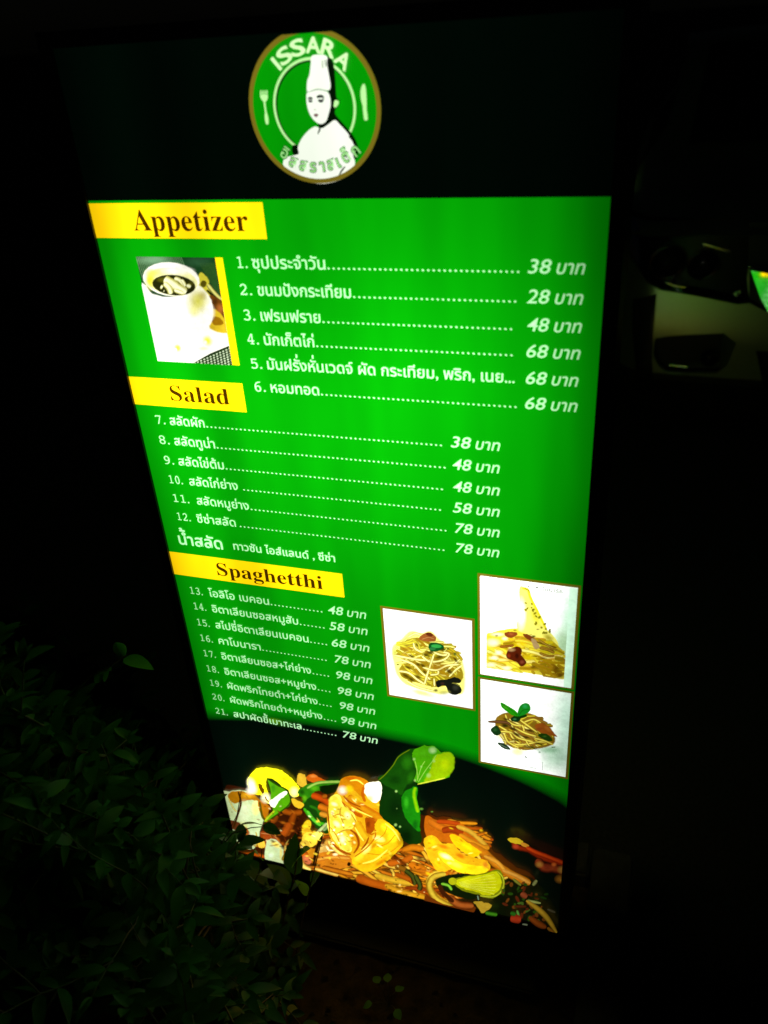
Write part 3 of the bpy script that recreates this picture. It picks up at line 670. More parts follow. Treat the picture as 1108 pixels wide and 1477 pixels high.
# body of the dish
g.off, g.s = (300, 1050), 1.979
g.poly([(46, 180), (120, 176), (250, 190), (300, 150), (380, 190), (480, 230), (560, 260), (620, 250), (700, 262), (760, 290), (810, 345), (870, 390), (930, 430), (1000, 575), (900, 570), (740, 545), (560, 500), (400, 440), (250, 400), (80, 370)], S(60, 20, 2), soft=.0008)
g.poly([(640, 440), (880, 420), (960, 470), (1000, 580), (800, 560), (640, 520)], S(10, 18, 3), soft=.003)
noodles(g, 330, 360, 260, 70, 80, 190, 12, OR, (.18, .05, .002), ang=(-.2, .7), bend=1.3)
noodles(g, 600, 420, 240, 75, 120, 200, 11, OR, (.16, .045, .002), ang=(-.1, .8), bend=1.5)
noodles(g, 700, 330, 110, 70, 50, 120, 11, OR, (.18, .05, .002), ang=(0, 1.0), bend=1.0)
# white plate rim, left
tr(310, 1060, 5.54)
g.poly([(60, 455), (120, 452), (200, 440), (300, 470), (380, 560), (400, 640), (370, 740), (330, 880), (270, 905), (150, 820), (100, 640)], S(205, 228, 165), soft=.001)
g.poly([(115, 465), (180, 445), (260, 455), (320, 480), (360, 520), (280, 515), (210, 530), (150, 540), (115, 500)], S(190, 125, 8)); g.glow(270, 480, 70, 30, S(245, 180, 30), a=.9); g.stroke([(110, 500), (150, 580), (180, 610)], 10, S(225, 220, 120), S(170, 130, 30))
g.glow(235, 620, 70, 120, S(225, 240, 190), a=.8); g.glow(330, 580, 40, 70, S(245, 240, 110), a=.9); g.glow(220, 740, 60, 60, S(225, 225, 90), a=.8)
g.poly([(120, 680), (200, 700), (180, 750), (140, 745)], S(110, 55, 25)); g.stroke([(190, 450), (210, 540), (180, 650), (150, 740)], 14, S(70, 40, 5))
g.poly([(230, 740), (260, 745), (280, 790), (250, 795)], S(180, 90, 20)); g.stroke([(260, 790), (300, 860), (330, 890)], 9, S(180, 140, 40)); g.stroke([(330, 770), (340, 830), (330, 890)], 9, S(200, 170, 40))
g.glow(300, 820, 40, 70, S(220, 235, 190), a=.8)
g.poly([(350, 520), (430, 560), (460, 620), (420, 690), (370, 640)], S(200, 120, 12)); g.stroke([(360, 530), (380, 640), (410, 680)], 16, S(90, 80, 5))
g.poly([(370, 770), (450, 790), (560, 860), (560, 940), (500, 950), (420, 900), (380, 860)], S(150, 60, 8)); g.glow(420, 810, 50, 24, S(170, 70, 20)); g.stroke([(370, 780), (470, 800), (540, 870)], 12, S(200, 130, 70), S(140, 60, 10))
g.poly([(420, 850), (480, 830), (545, 890), (545, 960), (535, 1030), (410, 995)], S(200, 222, 165), soft=.001); g.glow(490, 870, 60, 30, S(250, 220, 60), rot=.5, a=.9); g.glow(530, 940, 14, 70, S(235, 210, 70), a=.7); g.glow(450, 960, 30, 30, S(215, 232, 205), a=.8)
g.poly([(350, 850), (390, 840), (400, 890), (360, 895)], S(240, 200, 60))
# dark gap with brown slivers
g.poly([(450, 580), (560, 560), (700, 600), (700, 700), (660, 900), (560, 900), (480, 780), (430, 720)], S(60, 22, 3), soft=.002)
for p, w_, c in (([(540, 600), (620, 620), (700, 610)], 40, S(175, 85, 10)), ([(640, 620), (610, 700), (580, 800)], 46, S(165, 75, 8)), ([(600, 700), (570, 760), (540, 790)], 60, S(190, 85, 15)), ([(500, 640), (480, 680), (450, 690)], 34, S(140, 65, 10)),
                 ([(660, 830), (600, 850), (560, 920)], 34, S(215, 185, 80)), ([(600, 880), (570, 950), (545, 1000)], 30, S(150, 120, 20)), ([(700, 760), (670, 840), (650, 930)], 50, S(35, 12, 2)), ([(610, 820), (575, 900)], 16, S(25, 20, 2))):
    g.stroke(p, w_, c, tuple(q*.5 for q in c[:3]))
# big ring of squid / egg slice
g.poly([(262, 365), (300, 300), (350, 262), (430, 255), (520, 275), (600, 330), (655, 385), (680, 430), (670, 480), (620, 485), (590, 440), (540, 400), (470, 350), (420, 340), (410, 400), (430, 470), (440, 540), (400, 520), (380, 480), (300, 460), (275, 410)], S(254, 246, 20), soft=.0008)
g.glow(300, 400, 45, 80, WP, rot=-.4, a=1); g.glow(290, 440, 50, 40, WP, a=1); g.glow(635, 450, 45, 50, S(252, 248, 170), a=1); g.glow(560, 340, 60, 30, S(252, 220, 10), rot=.5, a=.8); g.glow(345, 370, 30, 70, S(252, 235, 10), a=.9)
g.poly([(352, 388), (375, 395), (400, 450), (385, 465), (362, 430)], S(110, 75, 3), soft=.0005)
g.glow(410, 500, 50, 50, S(252, 250, 200), a=1); g.stroke([(405, 485), (415, 510), (435, 530)], 10, S(150, 120, 40))
# pale variegated leaf
g.poly([(425, 345), (470, 385), (550, 420), (600, 480), (605, 540), (560, 590), (480, 640), (400, 690), (420, 650), (470, 600), (455, 560), (450, 500), (450, 440)], S(95, 185, 12), soft=.0006)
g.stroke([(425, 345), (500, 395), (570, 430), (605, 490), (600, 545), (540, 600), (420, 690)], 9, S(40, 70, 5)); g.poly([(440, 530), (480, 500), (540, 455), (580, 450), (560, 480), (510, 520), (480, 570), (450, 560)], S(252, 252, 215)); g.glow(470, 420, 24, 50, S(60, 150, 20), a=.8); g.glow(560, 540, 30, 40, S(100, 200, 10), a=.9); g.stroke([(480, 600), (440, 640), (400, 685)], 12, S(190, 200, 30))
# bits above
g.poly([(665, 320), (690, 305), (725, 325), (735, 400), (700, 410), (665, 380)], S(240, 195, 50)); g.poly([(735, 330), (790, 308), (850, 345), (900, 365), (820, 375), (760, 365)], S(225, 105, 15)); g.glow(790, 325, 40, 16, S(245, 150, 60))
# basil tangle
g.poly([(670, 440), (740, 395), (800, 375), (900, 365), (1010, 365), (1000, 385), (920, 395), (870, 440), (800, 445), (780, 490), (740, 530), (700, 550), (720, 500), (680, 480)], S(45, 130, 12), soft=.0008)
g.poly([(850, 405), (930, 395), (1000, 385), (980, 440), (900, 465), (850, 440)], S(10, 30, 3)); g.stroke([(740, 420), (820, 380), (920, 370), (1010, 368)], 24, S(170, 215, 90), S(60, 130, 20)); g.glow(800, 420, 50, 30, S(90, 190, 20), a=.9); g.glow(700, 450, 30, 30, S(20, 70, 5), a=.9); g.glow(720, 500, 30, 30, S(110, 200, 20), a=.8)
g.poly([(735, 520), (790, 490), (830, 530), (860, 620), (900, 690), (930, 760), (880, 780), (800, 720), (740, 640), (710, 580)], S(20, 70, 8), soft=.001)
for p, c in (([(715, 580), (760, 640), (820, 690), (890, 710)], S(70, 190, 20)), ([(740, 600), (790, 670), (850, 720)], S(100, 225, 50)), ([(760, 560), (820, 590), (850, 650)], S(40, 120, 15)), ([(900, 700), (860, 740), (810, 790)], S(200, 220, 140)), ([(930, 700), (870, 760)], S(150, 190, 110))): g.stroke(p, 22, c, tuple(q*.62 for q in c[:3]))
for p, c, w_ in (([(775, 475), (850, 500), (930, 550)], S(215, 80, 10), 44), ([(830, 560), (880, 580), (940, 600)], S(235, 130, 20), 46), ([(840, 620), (900, 640)], S(240, 160, 40), 40), ([(860, 490), (900, 480)], S(190, 100, 15), 30)): g.stroke(p, w_, c, tuple(q*.5 for q in c[:3]))
g.poly([(615, 505), (660, 515), (710, 545), (690, 580), (640, 565)], S(250, 205, 40))
# rice / chicken lumps lower middle
for x, y, rx_, ry, c in ((735, 730, 60, 30, S(248, 205, 30)), (740, 790, 50, 40, S(235, 180, 30)), (760, 830, 60, 60, S(250, 220, 60)), (720, 880, 46, 40, S(235, 195, 60)), (750, 930, 60, 40, S(215, 140, 20)), (720, 960, 40, 30, S(195, 90, 10)), (820, 800, 30, 50, S(250, 240, 90)), (740, 990, 40, 30, S(225, 120, 70)), (860, 900, 40, 50, S(230, 185, 90)), (910, 860, 30, 30, S(225, 165, 60))):
    g.ell(x, y, rx_, ry, c, rot=random.random()*2, soft=.0012, k=12); g.glow(x-8, y-8, rx_*.6, ry*.5, tuple(min(2, q*1.5) for q in c[:3]), a=.8)
g.stroke([(680, 980), (710, 1040), (770, 1075)], 36, S(245, 225, 110), S(200, 130, 20)); g.stroke([(910, 840), (960, 900), (1050, 970), (1120, 1000)], 36, S(250, 225, 100), S(190, 120, 20))
g.poly([(800, 960), (900, 930), (1030, 955), (1120, 975), (1090, 1040), (960, 1060), (850, 1040)], S(225, 135, 25)); g.stroke([(820, 990), (930, 970), (1080, 980)], 30, S(245, 175, 60), S(200, 100, 15)); g.stroke([(800, 1060), (900, 1090), (990, 1115)], 26, S(240, 205, 90), S(180, 110, 15)); g.stroke([(860, 1050), (980, 1080), (1110, 1110)], 36, S(215, 125, 20), S(120, 50, 5))
for p in ([(860, 800), (820, 900), (790, 1040)], [(1080, 1010), (1070, 1040)]): g.stroke(p, 24, S(35, 18, 2), taper=True)
def specks(x0, x1, y0, y1, n, cols, r0=3, r1=9, a=.8):
    for _ in range(n):
        x, y = random.uniform(x0, x1), random.uniform(y0, y1)
        g.glow(x, y, random.uniform(r0, r1)*1.6, random.uniform(r0, r1)*.7, random.choice(cols), rot=random.uniform(-.3, 1.0), a=a, k=8)
specks(680, 1000, 620, 1000, 34, [S(255, 250, 190), S(255, 225, 60), S(150, 70, 8)], 6, 22)
specks(120, 540, 470, 900, 26, [S(160, 110, 30), S(240, 235, 160), S(120, 60, 10)], 5, 16, .6)
specks(640, 1010, 640, 1080, 40, [S(60, 20, 2), S(110, 45, 4)], 5, 15, .8)
specks(450, 700, 580, 900, 40, [S(200, 110, 20), S(30, 10, 2), S(120, 50, 8)], 8, 24, .8)
# prawn cluster (second enlargement, same scale, other corner)
tr(470, 1060, 5.54)
g.poly([(30, 560), (60, 480), (100, 430), (130, 350), (200, 318), (300, 340), (350, 370), (440, 370), (455, 450), (430, 520), (430, 630), (480, 670), (560, 720), (620, 840), (560, 930), (450, 1030), (340, 1080), (240, 1040), (215, 980), (170, 920), (60, 840), (20, 700)], S(250, 188, 22), soft=.0012)
g.poly([(125, 355), (180, 320), (280, 325), (350, 375), (340, 450), (290, 480), (220, 420), (150, 470), (110, 440)], S(240, 150, 8)); g.glow(220, 335, 90, 24, S(225, 100, 5), a=.9); g.glow(140, 430, 50, 44, WP, a=1); g.glow(190, 420, 50, 40, S(252, 225, 20), a=.9)
g.poly([(320, 390), (370, 368), (440, 368), (455, 450), (420, 520), (370, 520), (320, 450)], S(254, 253, 215)); g.glow(390, 420, 55, 60, WP, a=1); g.glow(350, 500, 50, 40, S(252, 205, 20), a=.8); g.stroke([(310, 400), (300, 460), (320, 520)], 20, S(225, 110, 5)); g.glow(425, 590, 20, 60, S(245, 190, 20), a=.8)
g.stroke([(180, 480), (280, 560), (400, 630), (470, 680)], 60, S(242, 160, 15), S(220, 110, 5)); g.stroke([(120, 520), (200, 590), (300, 640)], 26, S(215, 100, 5)); g.glow(250, 500, 60, 26, S(252, 215, 30), rot=.5, a=.8)
g.poly([(45, 490), (110, 470), (150, 560), (220, 610), (250, 690), (210, 730), (150, 740), (180, 820), (210, 900), (170, 920), (100, 860), (50, 780), (20, 700), (50, 600)], S(252, 240, 90), soft=.0014)
for p in ([(40, 500), (90, 485), (125, 560), (85, 625), (45, 575)], [(120, 580), (175, 575), (240, 680), (205, 722), (150, 690)], [(55, 650), (95, 640), (160, 745), (110, 780), (50, 710)], [(95, 775), (150, 760), (205, 830), (180, 915), (120, 850)], [(35, 580), (60, 590), (60, 650), (35, 640)]):
    g.poly(p, S(253, 240, 70, 1.1), soft=.0032)
for x, y, rx_, ry, ro in ((75, 540, 34, 20, .4), (180, 630, 30, 40, -.5), (95, 700, 44, 26, .7), (140, 820, 34, 50, -.3), (60, 610, 18, 26, 0)): g.glow(x, y, rx_, ry, S(255, 253, 190, 1.4), rot=ro, a=1)
for p in ([(60, 640), (110, 620), (150, 640)], [(90, 780), (150, 750), (230, 745)], [(130, 560), (120, 620), (150, 700)], [(40, 720), (90, 790), (130, 880)], [(210, 620), (250, 690), (240, 740)]): g.stroke(p, 11, S(215, 150, 20), S(240, 200, 60), taper=True)
for x, y, r_ in ((150, 660, 22), (110, 580, 20), (180, 640, 14), (60, 760, 18)): g.glow(x, y, r_, r_*.5, S(200, 160, 20), a=.9)
g.glow(230, 840, 50, 50, S(240, 150, 10), a=.9); g.stroke([(250, 680), (290, 760), (340, 820)], 60, S(248, 200, 25), S(235, 150, 10))
g.poly([(320, 660), (360, 650), (410, 690), (380, 760), (340, 770)], S(190, 85, 5)); g.glow(345, 700, 24, 36, S(130, 50, 3), a=.9)
g.poly([(430, 660), (500, 680), (560, 730), (620, 840), (590, 900), (470, 1010), (340, 1080), (260, 1050), (215, 985), (290, 920), (370, 830), (400, 760), (400, 700)], S(253, 205, 20), soft=.001)
for x, y, rx_, ry, ro, c in ((490, 730, 60, 50, .6, S(254, 236, 20)), (540, 800, 50, 60, .4, S(254, 240, 30)), (430, 815, 60, 30, .3, S(254, 250, 130)), (330, 900, 60, 34, -.8, S(254, 248, 120)), (270, 960, 50, 40, -.7, S(254, 235, 50)), (440, 900, 80, 50, -.5, S(254, 215, 10)), (350, 1000, 70, 40, -.3, S(250, 185, 10)), (590, 850, 30, 50, 0, S(246, 175, 8)), (450, 1000, 90, 24, -.6, S(235, 130, 5)), (390, 870, 40, 20, -.7, S(230, 150, 8))): g.glow(x, y, rx_, ry, c, rot=ro, a=.9)
g.stroke([(235, 960), (330, 890), (400, 800), (395, 730)], 10, S(225, 130, 8)); g.stroke([(345, 770), (375, 780), (410, 750)], 9, S(215, 120, 8))
for p in ([(500, 700), (470, 780), (400, 830)], [(570, 770), (500, 850), (410, 880)], [(590, 870), (480, 940), (330, 930)]): g.stroke(p, 7, S(240, 165, 10))
specks(60, 560, 480, 1030, 40, [S(255, 250, 150), S(255, 235, 60), S(225, 130, 8), S(235, 150, 10)], 6, 26, .6)
specks(60, 240, 480, 880, 24, [S(255, 255, 220), S(225, 190, 40), S(190, 130, 10)], 6, 18, .8)
for p, w_ in (([(20, 560), (30, 660), (40, 760)], 12), ([(200, 740), (250, 780), (270, 860), (230, 930)], 20), ([(250, 560), (330, 620), (400, 660)], 12), ([(290, 900), (330, 850), (350, 800)], 14), ([(150, 470), (200, 520), (290, 560)], 14), ([(60, 850), (130, 910), (210, 940)], 18)):
    g.stroke(p, w_, S(170, 75, 5), S(215, 120, 10), taper=True)
for p, w_ in (([(200, 350), (260, 345), (310, 380)], 14), ([(210, 560), (290, 600), (380, 640)], 12), ([(480, 690), (550, 750), (600, 830)], 16), ([(300, 1010), (400, 980), (500, 900)], 18), ([(240, 720), (280, 790), (310, 830)], 16)):
    g.stroke(p, w_, S(255, 240, 90), S(250, 200, 20), taper=True)
# green folded lime leaf
g.poly([(425, 330), (500, 280), (550, 210), (600, 140), (680, 95), (730, 100), (760, 75), (830, 68), (900, 95), (940, 125), (1000, 120), (1030, 165), (1025, 250), (980, 320), (900, 345), (800, 370), (730, 390), (740, 440), (735, 540), (760, 620), (760, 740), (770, 830), (700, 860), (630, 830), (600, 770), (530, 700), (440, 620), (440, 520), (455, 440), (450, 370)], S(12, 52, 6), soft=.0006)
g.poly([(430, 330), (500, 285), (555, 210), (600, 145), (680, 98), (725, 105), (735, 180), (725, 260), (700, 330), (640, 390), (610, 460), (560, 420), (480, 380)], S(22, 85, 8), soft=.002); g.glow(660, 200, 60, 80, S(45, 140, 15), a=.8); g.glow(690, 320, 40, 70, S(40, 125, 12), rot=.4, a=.8); g.glow(560, 340, 80, 60, S(12, 60, 6), a=.8)
g.poly([(700, 140), (725, 98), (760, 82), (795, 66), (830, 74), (870, 74), (905, 100), (925, 122), (955, 118), (1000, 120), (1018, 138), (1034, 170), (1020, 205), (1030, 245), (1000, 280), (990, 318), (940, 328), (900, 345), (850, 350), (800, 366), (745, 365), (715, 340), (735, 270), (715, 200)], S(85, 195, 10), soft=.001)
g.poly([(880, 160), (940, 135), (1000, 130), (1022, 170), (1018, 245), (970, 310), (880, 335), (800, 355), (850, 260)], S(175, 225, 5), soft=.003); g.glow(860, 105, 40, 34, S(190, 240, 150), a=1); g.glow(790, 130, 50, 40, S(90, 200, 20), a=.8); g.glow(960, 220, 50, 60, S(205, 235, 5), a=.8)
for p in ([(745, 360), (800, 270), (860, 190), (890, 140)], [(740, 340), (770, 240), (800, 190)], [(720, 190), (735, 260), (740, 350)]): g.stroke(p, 8, S(175, 235, 90), S(110, 215, 30))
for x, y, r_ in ((712, 175, 16), (828, 305, 24), (770, 235, 12), (870, 190, 16), (840, 245, 9), (720, 345, 14), (570, 432, 14), (575, 570, 8), (565, 700, 16), (600, 715, 12)): g.glow(x, y, r_, r_, S(180, 235, 120), a=.85)
g.stroke([(428, 345), (480, 300), (545, 225), (590, 155), (680, 98)], 9, S(120, 150, 10), S(60, 100, 8)); g.stroke([(740, 375), (850, 350), (960, 325)], 9, S(225, 235, 60))
g.poly([(620, 470), (650, 430), (720, 395), (740, 420), (730, 500), (755, 600), (755, 700), (750, 750), (680, 690), (630, 600), (615, 520)], S(25, 140, 12), soft=.0014); g.stroke([(725, 400), (712, 450), (725, 530), (745, 600)], 30, S(150, 220, 5), S(70, 180, 10)); g.glow(650, 520, 26, 60, S(60, 195, 30), a=.8); g.glow(720, 700, 30, 50, S(10, 80, 12), a=.8)
g.glow(640, 800, 80, 90, S(5, 22, 3), a=.8); g.glow(560, 560, 80, 110, S(6, 30, 4), a=.7)
for x, y, r_ in ((770, 572, 22), (855, 594, 14)): g.glow(x, y, r_, r_*.6, S(110, 170, 60), a=.9)
# bottom noodles
for p, w_, c in (([(620, 910), (700, 880), (790, 895)], 44, S(225, 130, 15)), ([(500, 1010), (620, 990), (700, 950)], 50, S(210, 105, 15)), ([(670, 1010), (780, 1060), (870, 1120)], 60, S(225, 125, 15)), ([(560, 1030), (640, 1060), (700, 1140)], 40, S(150, 95, 15)),
                 ([(400, 1100), (540, 1140), (690, 1170)], 40, S(235, 185, 40)), ([(250, 1120), (400, 1170), (520, 1200)], 60, S(200, 95, 12)), ([(480, 1180), (620, 1240), (800, 1280), (960, 1330)], 40, S(225, 160, 25)), ([(700, 1200), (850, 1250), (950, 1290)], 40, S(180, 80, 8)),
                 ([(560, 1090), (660, 1130), (760, 1190)], 34, S(190, 90, 10)), ([(720, 1060), (860, 1080), (940, 1090)], 26, S(200, 110, 15)), ([(640, 1200), (800, 1220), (900, 1260)], 26, S(150, 60, 8))):
    g.stroke(p, w_, c, tuple(q*.62 for q in c[:3]))
for p in ([(640, 1060), (700, 1110), (720, 1180)], [(720, 1100), (760, 1180), (750, 1220)]): g.stroke(p, 36, S(70, 80, 20), S(15, 15, 3))
for x, y in ((760, 970), (840, 1000), (560, 960), (620, 1000), (500, 1060), (850, 1200), (930, 1250)): g.glow(x, y, 60, 26, S(75, 25, 3), rot=.5, a=.85)
g.stroke([(960, 1080), (870, 1090), (830, 1150), (850, 1230), (920, 1300), (1040, 1350)], 46, S(235, 205, 60), S(165, 115, 10))
specks(460, 1100, 900, 1330, 46, [S(250, 200, 80), S(255, 225, 130), S(60, 18, 2), S(110, 40, 5)], 5, 20, .7)
specks(420, 1100, 930, 1320, 70, [S(45, 12, 2), S(30, 8, 1), S(90, 30, 4)], 5, 15, .85)
# prawn meat on the right (third enlargement)
tr(620, 1150, 5.276)
g.poly([(-20, 120), (60, 150), (240, 180), (330, 250), (420, 360), (380, 400), (200, 330), (60, 300), (-20, 260)], S(205, 105, 12), soft=.0012)
for p, w_, c in (([(0, 150), (80, 200), (160, 230)], 50, S(225, 120, 20)), ([(60, 160), (150, 165), (240, 180)], 30, S(200, 75, 12)), ([(100, 230), (180, 220), (260, 250)], 44, S(170, 60, 10)), ([(210, 195), (310, 235), (400, 310), (450, 365)], 30, S(235, 180, 50)), ([(230, 260), (320, 310), (400, 350), (460, 360)], 34, S(235, 150, 25)),
                 ([(300, 330), (420, 400), (520, 490), (620, 560), (770, 630)], 52, S(225, 135, 20)), ([(420, 420), (520, 470), (580, 540)], 26, S(245, 170, 50)), ([(560, 530), (660, 570), (770, 630)], 24, S(235, 165, 60))):
    g.stroke(p, w_, c, tuple(q*.62 for q in c[:3]))
g.poly([(-30, 290), (40, 270), (100, 330), (180, 330), (240, 400), (330, 430), (440, 460), (460, 520), (380, 560), (280, 550), (180, 520), (120, 540), (60, 530), (20, 470), (-20, 380)], S(250, 190, 20), soft=.0014)
g.poly([(160, 270), (200, 262), (290, 320), (370, 370), (380, 410), (330, 430), (260, 390), (200, 340)], S(254, 205, 10), soft=.0008); g.poly([(70, 400), (110, 390), (200, 450), (300, 490), (420, 500), (440, 540), (340, 560), (220, 540), (120, 470)], S(254, 225, 20), soft=.0008)
for x, y, rx_, ry, ro, c in ((130, 425, 60, 24, .4, S(254, 252, 160)), (210, 490, 60, 24, .4, S(254, 246, 70)), (20, 320, 50, 50, 0, S(254, 215, 10)), (70, 480, 40, 50, 0, S(252, 200, 10)), (290, 350, 60, 24, .6, S(254, 225, 10)), (330, 510, 60, 30, .1, S(254, 215, 10)), (240, 420, 50, 24, .4, S(215, 100, 5)), (110, 350, 60, 20, .3, S(225, 120, 8)), (430, 490, 30, 40, 0, S(235, 140, 30)), (160, 550, 60, 20, 0, S(200, 100, 10))): g.glow(x, y, rx_, ry, c, rot=ro, a=.9)
specks(-20, 460, 180, 560, 30, [S(255, 245, 120), S(255, 220, 20), S(225, 120, 8), S(190, 90, 10)], 6, 22, .6)
g.stroke([(130, 560), (40, 580), (5, 650), (50, 740), (130, 790), (210, 830)], 44, S(215, 185, 50), S(140, 95, 10))
g.poly([(60, 600), (180, 560), (330, 560), (380, 600), (350, 740), (200, 720), (80, 660)], S(14, 26, 4), soft=.002)
g.poly([(-20, 720), (60, 760), (160, 800), (340, 800), (330, 850), (200, 840), (60, 810), (-20, 790)], S(110, 50, 6), soft=.001); g.stroke([(150, 730), (230, 790), (340, 800)], 50, S(175, 90, 30), S(90, 35, 5)); g.stroke([(80, 640), (110, 700), (190, 770)], 30, S(60, 25, 5))
# lime slice
g.poly([(190, 600), (300, 570), (420, 550), (520, 525), (560, 560), (578, 630), (560, 690), (520, 720), (480, 742), (420, 735), (380, 715), (280, 690), (210, 650)], S(130, 140, 8), soft=.0006)
g.poly([(200, 605), (310, 577), (430, 558), (510, 535), (540, 565), (550, 630), (530, 680), (480, 715), (420, 715), (370, 695), (280, 672), (215, 640)], S(200, 205, 8), soft=.0006); g.stroke([(520, 535), (560, 580), (568, 640), (540, 700), (480, 730), (390, 722)], 14, S(190, 200, 40), S(90, 100, 8))
for i in range(7): g.stroke([(230+i*2, 622+i*4), (380+i*10, 585+i*18), (520-abs(i-3)*8, 560+i*25)], 5, S(225, 228, 70), S(175, 182, 6))
g.glow(330, 610, 110, 30, S(215, 218, 12), a=.7); g.glow(460, 580, 60, 26, S(215, 218, 30), a=.7); g.ell(182, 612, 30, 26, S(175, 180, 15)); g.stroke([(95, 630), (150, 645), (175, 680)], 22, S(130, 200, 50), S(30, 80, 10))
g.stroke([(370, 720), (378, 755)], 8, S(120, 150, 120))
g.poly([(340, 770), (400, 768), (475, 795), (430, 840), (400, 850), (370, 800)], S(190, 155, 40)); g.stroke([(430, 850), (480, 860), (520, 865)], 30, S(60, 130, 20), S(15, 50, 5))
# scattered herbs and chilli on the right
for _ in range(54):
    x = random.uniform(560, 900); y = random.uniform(600, 900) if x < 760 else random.uniform(700, 930)
    c = random.choice([S(40, 75, 12), S(25, 55, 8), S(110, 60, 15), S(70, 100, 30), S(90, 35, 12)])
    g.ell(x, y, random.uniform(8, 26), random.uniform(4, 12), c, rot=random.uniform(0, 3), k=9, soft=.0012)
for p, w_, c in (([(640, 590), (700, 640)], 20, S(130, 130, 40)), ([(790, 640), (820, 600)], 24, S(140, 145, 80)), ([(700, 700), (745, 730)], 40, S(150, 70, 35)), ([(745, 755), (850, 775)], 18, S(170, 180, 90)), ([(740, 755), (830, 820), (900, 890), (970, 1000)], 36, S(190, 150, 35)), ([(760, 880), (830, 930), (890, 960)], 44, S(130, 60, 12)),
                 ([(670, 830), (685, 880)], 18, S(90, 150, 60)), ([(620, 890), (700, 900)], 60, S(165, 50, 20)), ([(900, 820), (960, 845)], 18, S(80, 75, 50)), ([(620, 850), (660, 860)], 30, S(40, 100, 20)), ([(650, 800), (740, 800)], 22, S(80, 35, 12)), ([(900, 960), (950, 1000)], 24, S(140, 90, 20)), ([(710, 935), (750, 940)], 14, S(110, 120, 90))):
    g.stroke(p, w_, c, tuple(q*.5 for q in c[:3]), taper=True)
# chilli / crab claw at the right edge
g.stroke([(635, 310), (680, 350), (760, 370), (840, 420), (920, 450), (1060, 500)], 40, S(150, 40, 8), S(60, 15, 3))
g.poly([(600, 290), (650, 278), (710, 300), (700, 325), (650, 320)], S(215, 185, 30)); g.stroke([(700, 320), (760, 345)], 24, S(220, 150, 40)); g.stroke([(740, 350), (820, 390), (900, 420), (1050, 480)], 30, S(215, 70, 15), S(140, 30, 5)); g.stroke([(820, 440), (870, 500), (960, 510), (1060, 540)], 60, S(150, 60, 25), S(70, 20, 8))
for x, y, r_, c in ((840, 480, 30, S(190, 130, 50)), (950, 480, 20, S(230, 110, 40)), (1015, 520, 36, S(200, 150, 60)), (660, 345, 26, S(200, 70, 35)), (900, 500, 34, S(120, 40, 20)), (1000, 590, 40, S(170, 110, 30)), (1020, 600, 20, S(210, 165, 50))): g.glow(x, y, r_*1.3, r_, c, a=.9)
g.build('food_photo', M_dish, face, clip=(-SW/2, SW/2, .0, SH), label='large photo of seafood spaghetti across the foot of the sign')

# the other side carries the same print
back = face.copy(); col.objects.link(back); back.parent = sign
back.location = (0, D-.002, SZ); back.rotation_euler.z = math.pi
for ch in list(face.children):
    c = ch.copy(); col.objects.link(c); c.parent = back

# ------------------------------------------------------------------ ground
M_asph = pmat('asphalt', (.028, .027, .025), .9, noise=.4, nscale=120, bump=.6, bscale=400, spec=.2)
M_soil = pmat('soil', (.045, .028, .012), .95, noise=.5, nscale=40, bump=.9, bscale=90, spec=.1)
MB().add([(-150, -150, 0), (150, -150, 0), (150, 150, 0), (-150, 150, 0)], [(0, 1, 2, 3)]).build('ground', M_asph)['kind'] = 'structure'
nx, ny = 60, 44; mb = MB(); vv = []
for j in range(ny+1):
    for i in range(nx+1):
        x = -2.2+2.54*i/nx; y = -.95+1.17*j/ny
        e = min(1, min(i, nx-i, j, ny-j)/4)
        vv.append((x+random.uniform(-.01, .01)*e, y+random.uniform(-.01, .01)*e, .120+e*(.012+random.uniform(0, .014))))
mb.add(vv, [(j*(nx+1)+i, j*(nx+1)+i+1, (j+1)*(nx+1)+i+1, (j+1)*(nx+1)+i) for j in range(ny) for i in range(nx)])
mb.build('soil_bed', M_soil, smooth=True)['kind'] = 'structure'
mb = MB()
for _ in range(500):
    x, y, r = random.uniform(-1.2, .32), random.uniform(-.7, .20), random.uniform(.003, .010)
    n = [(x+r*random.uniform(.7, 1.3)*a, y+r*random.uniform(.7, 1.3)*b, .142+r*c*.7) for a, b, c in ((1, 0, 0), (-.5, .85, 0), (-.5, -.85, 0), (.2, .1, 1), (.8, .6, .5))]
    mb.add(n, [(0, 1, 4), (0, 4, 3), (4, 1, 3), (1, 2, 3), (2, 0, 3)])
tag(mb.build('soil_crumbs', M_soil), 'loose crumbs of soil and grit around the foot of the sign', 'gravel', kind='stuff')

M_conc = pmat('old_concrete', (.03, .028, .025), .9, noise=.4, nscale=30, bump=.5, bscale=150)
kerb = bpy.data.objects.new('planter_kerb', None); col.objects.link(kerb); kerb['kind'] = 'structure'
_k = MB().box(-.198, .198, -.04, .04, 0, .155).build('kerb_stone', M_conc, kerb, bevel=.006)
for i in range(16):
    o = _k if i == 0 else _k.copy()
    if i: col.objects.link(o)
    if i < 7: o.location = (.34-.2-.4*i, .262, random.uniform(-.004, .002)); o.rotation_euler = (0, 0, random.uniform(-.01, .01))
    elif i < 11: o.location = (.382, .10-.4*(i-7), random.uniform(-.004, .002)); o.rotation_euler = (0, 0, math.pi/2+random.uniform(-.01, .01))
    else: o.location = (.34-.2-.4*(i-11), -.995, 0)

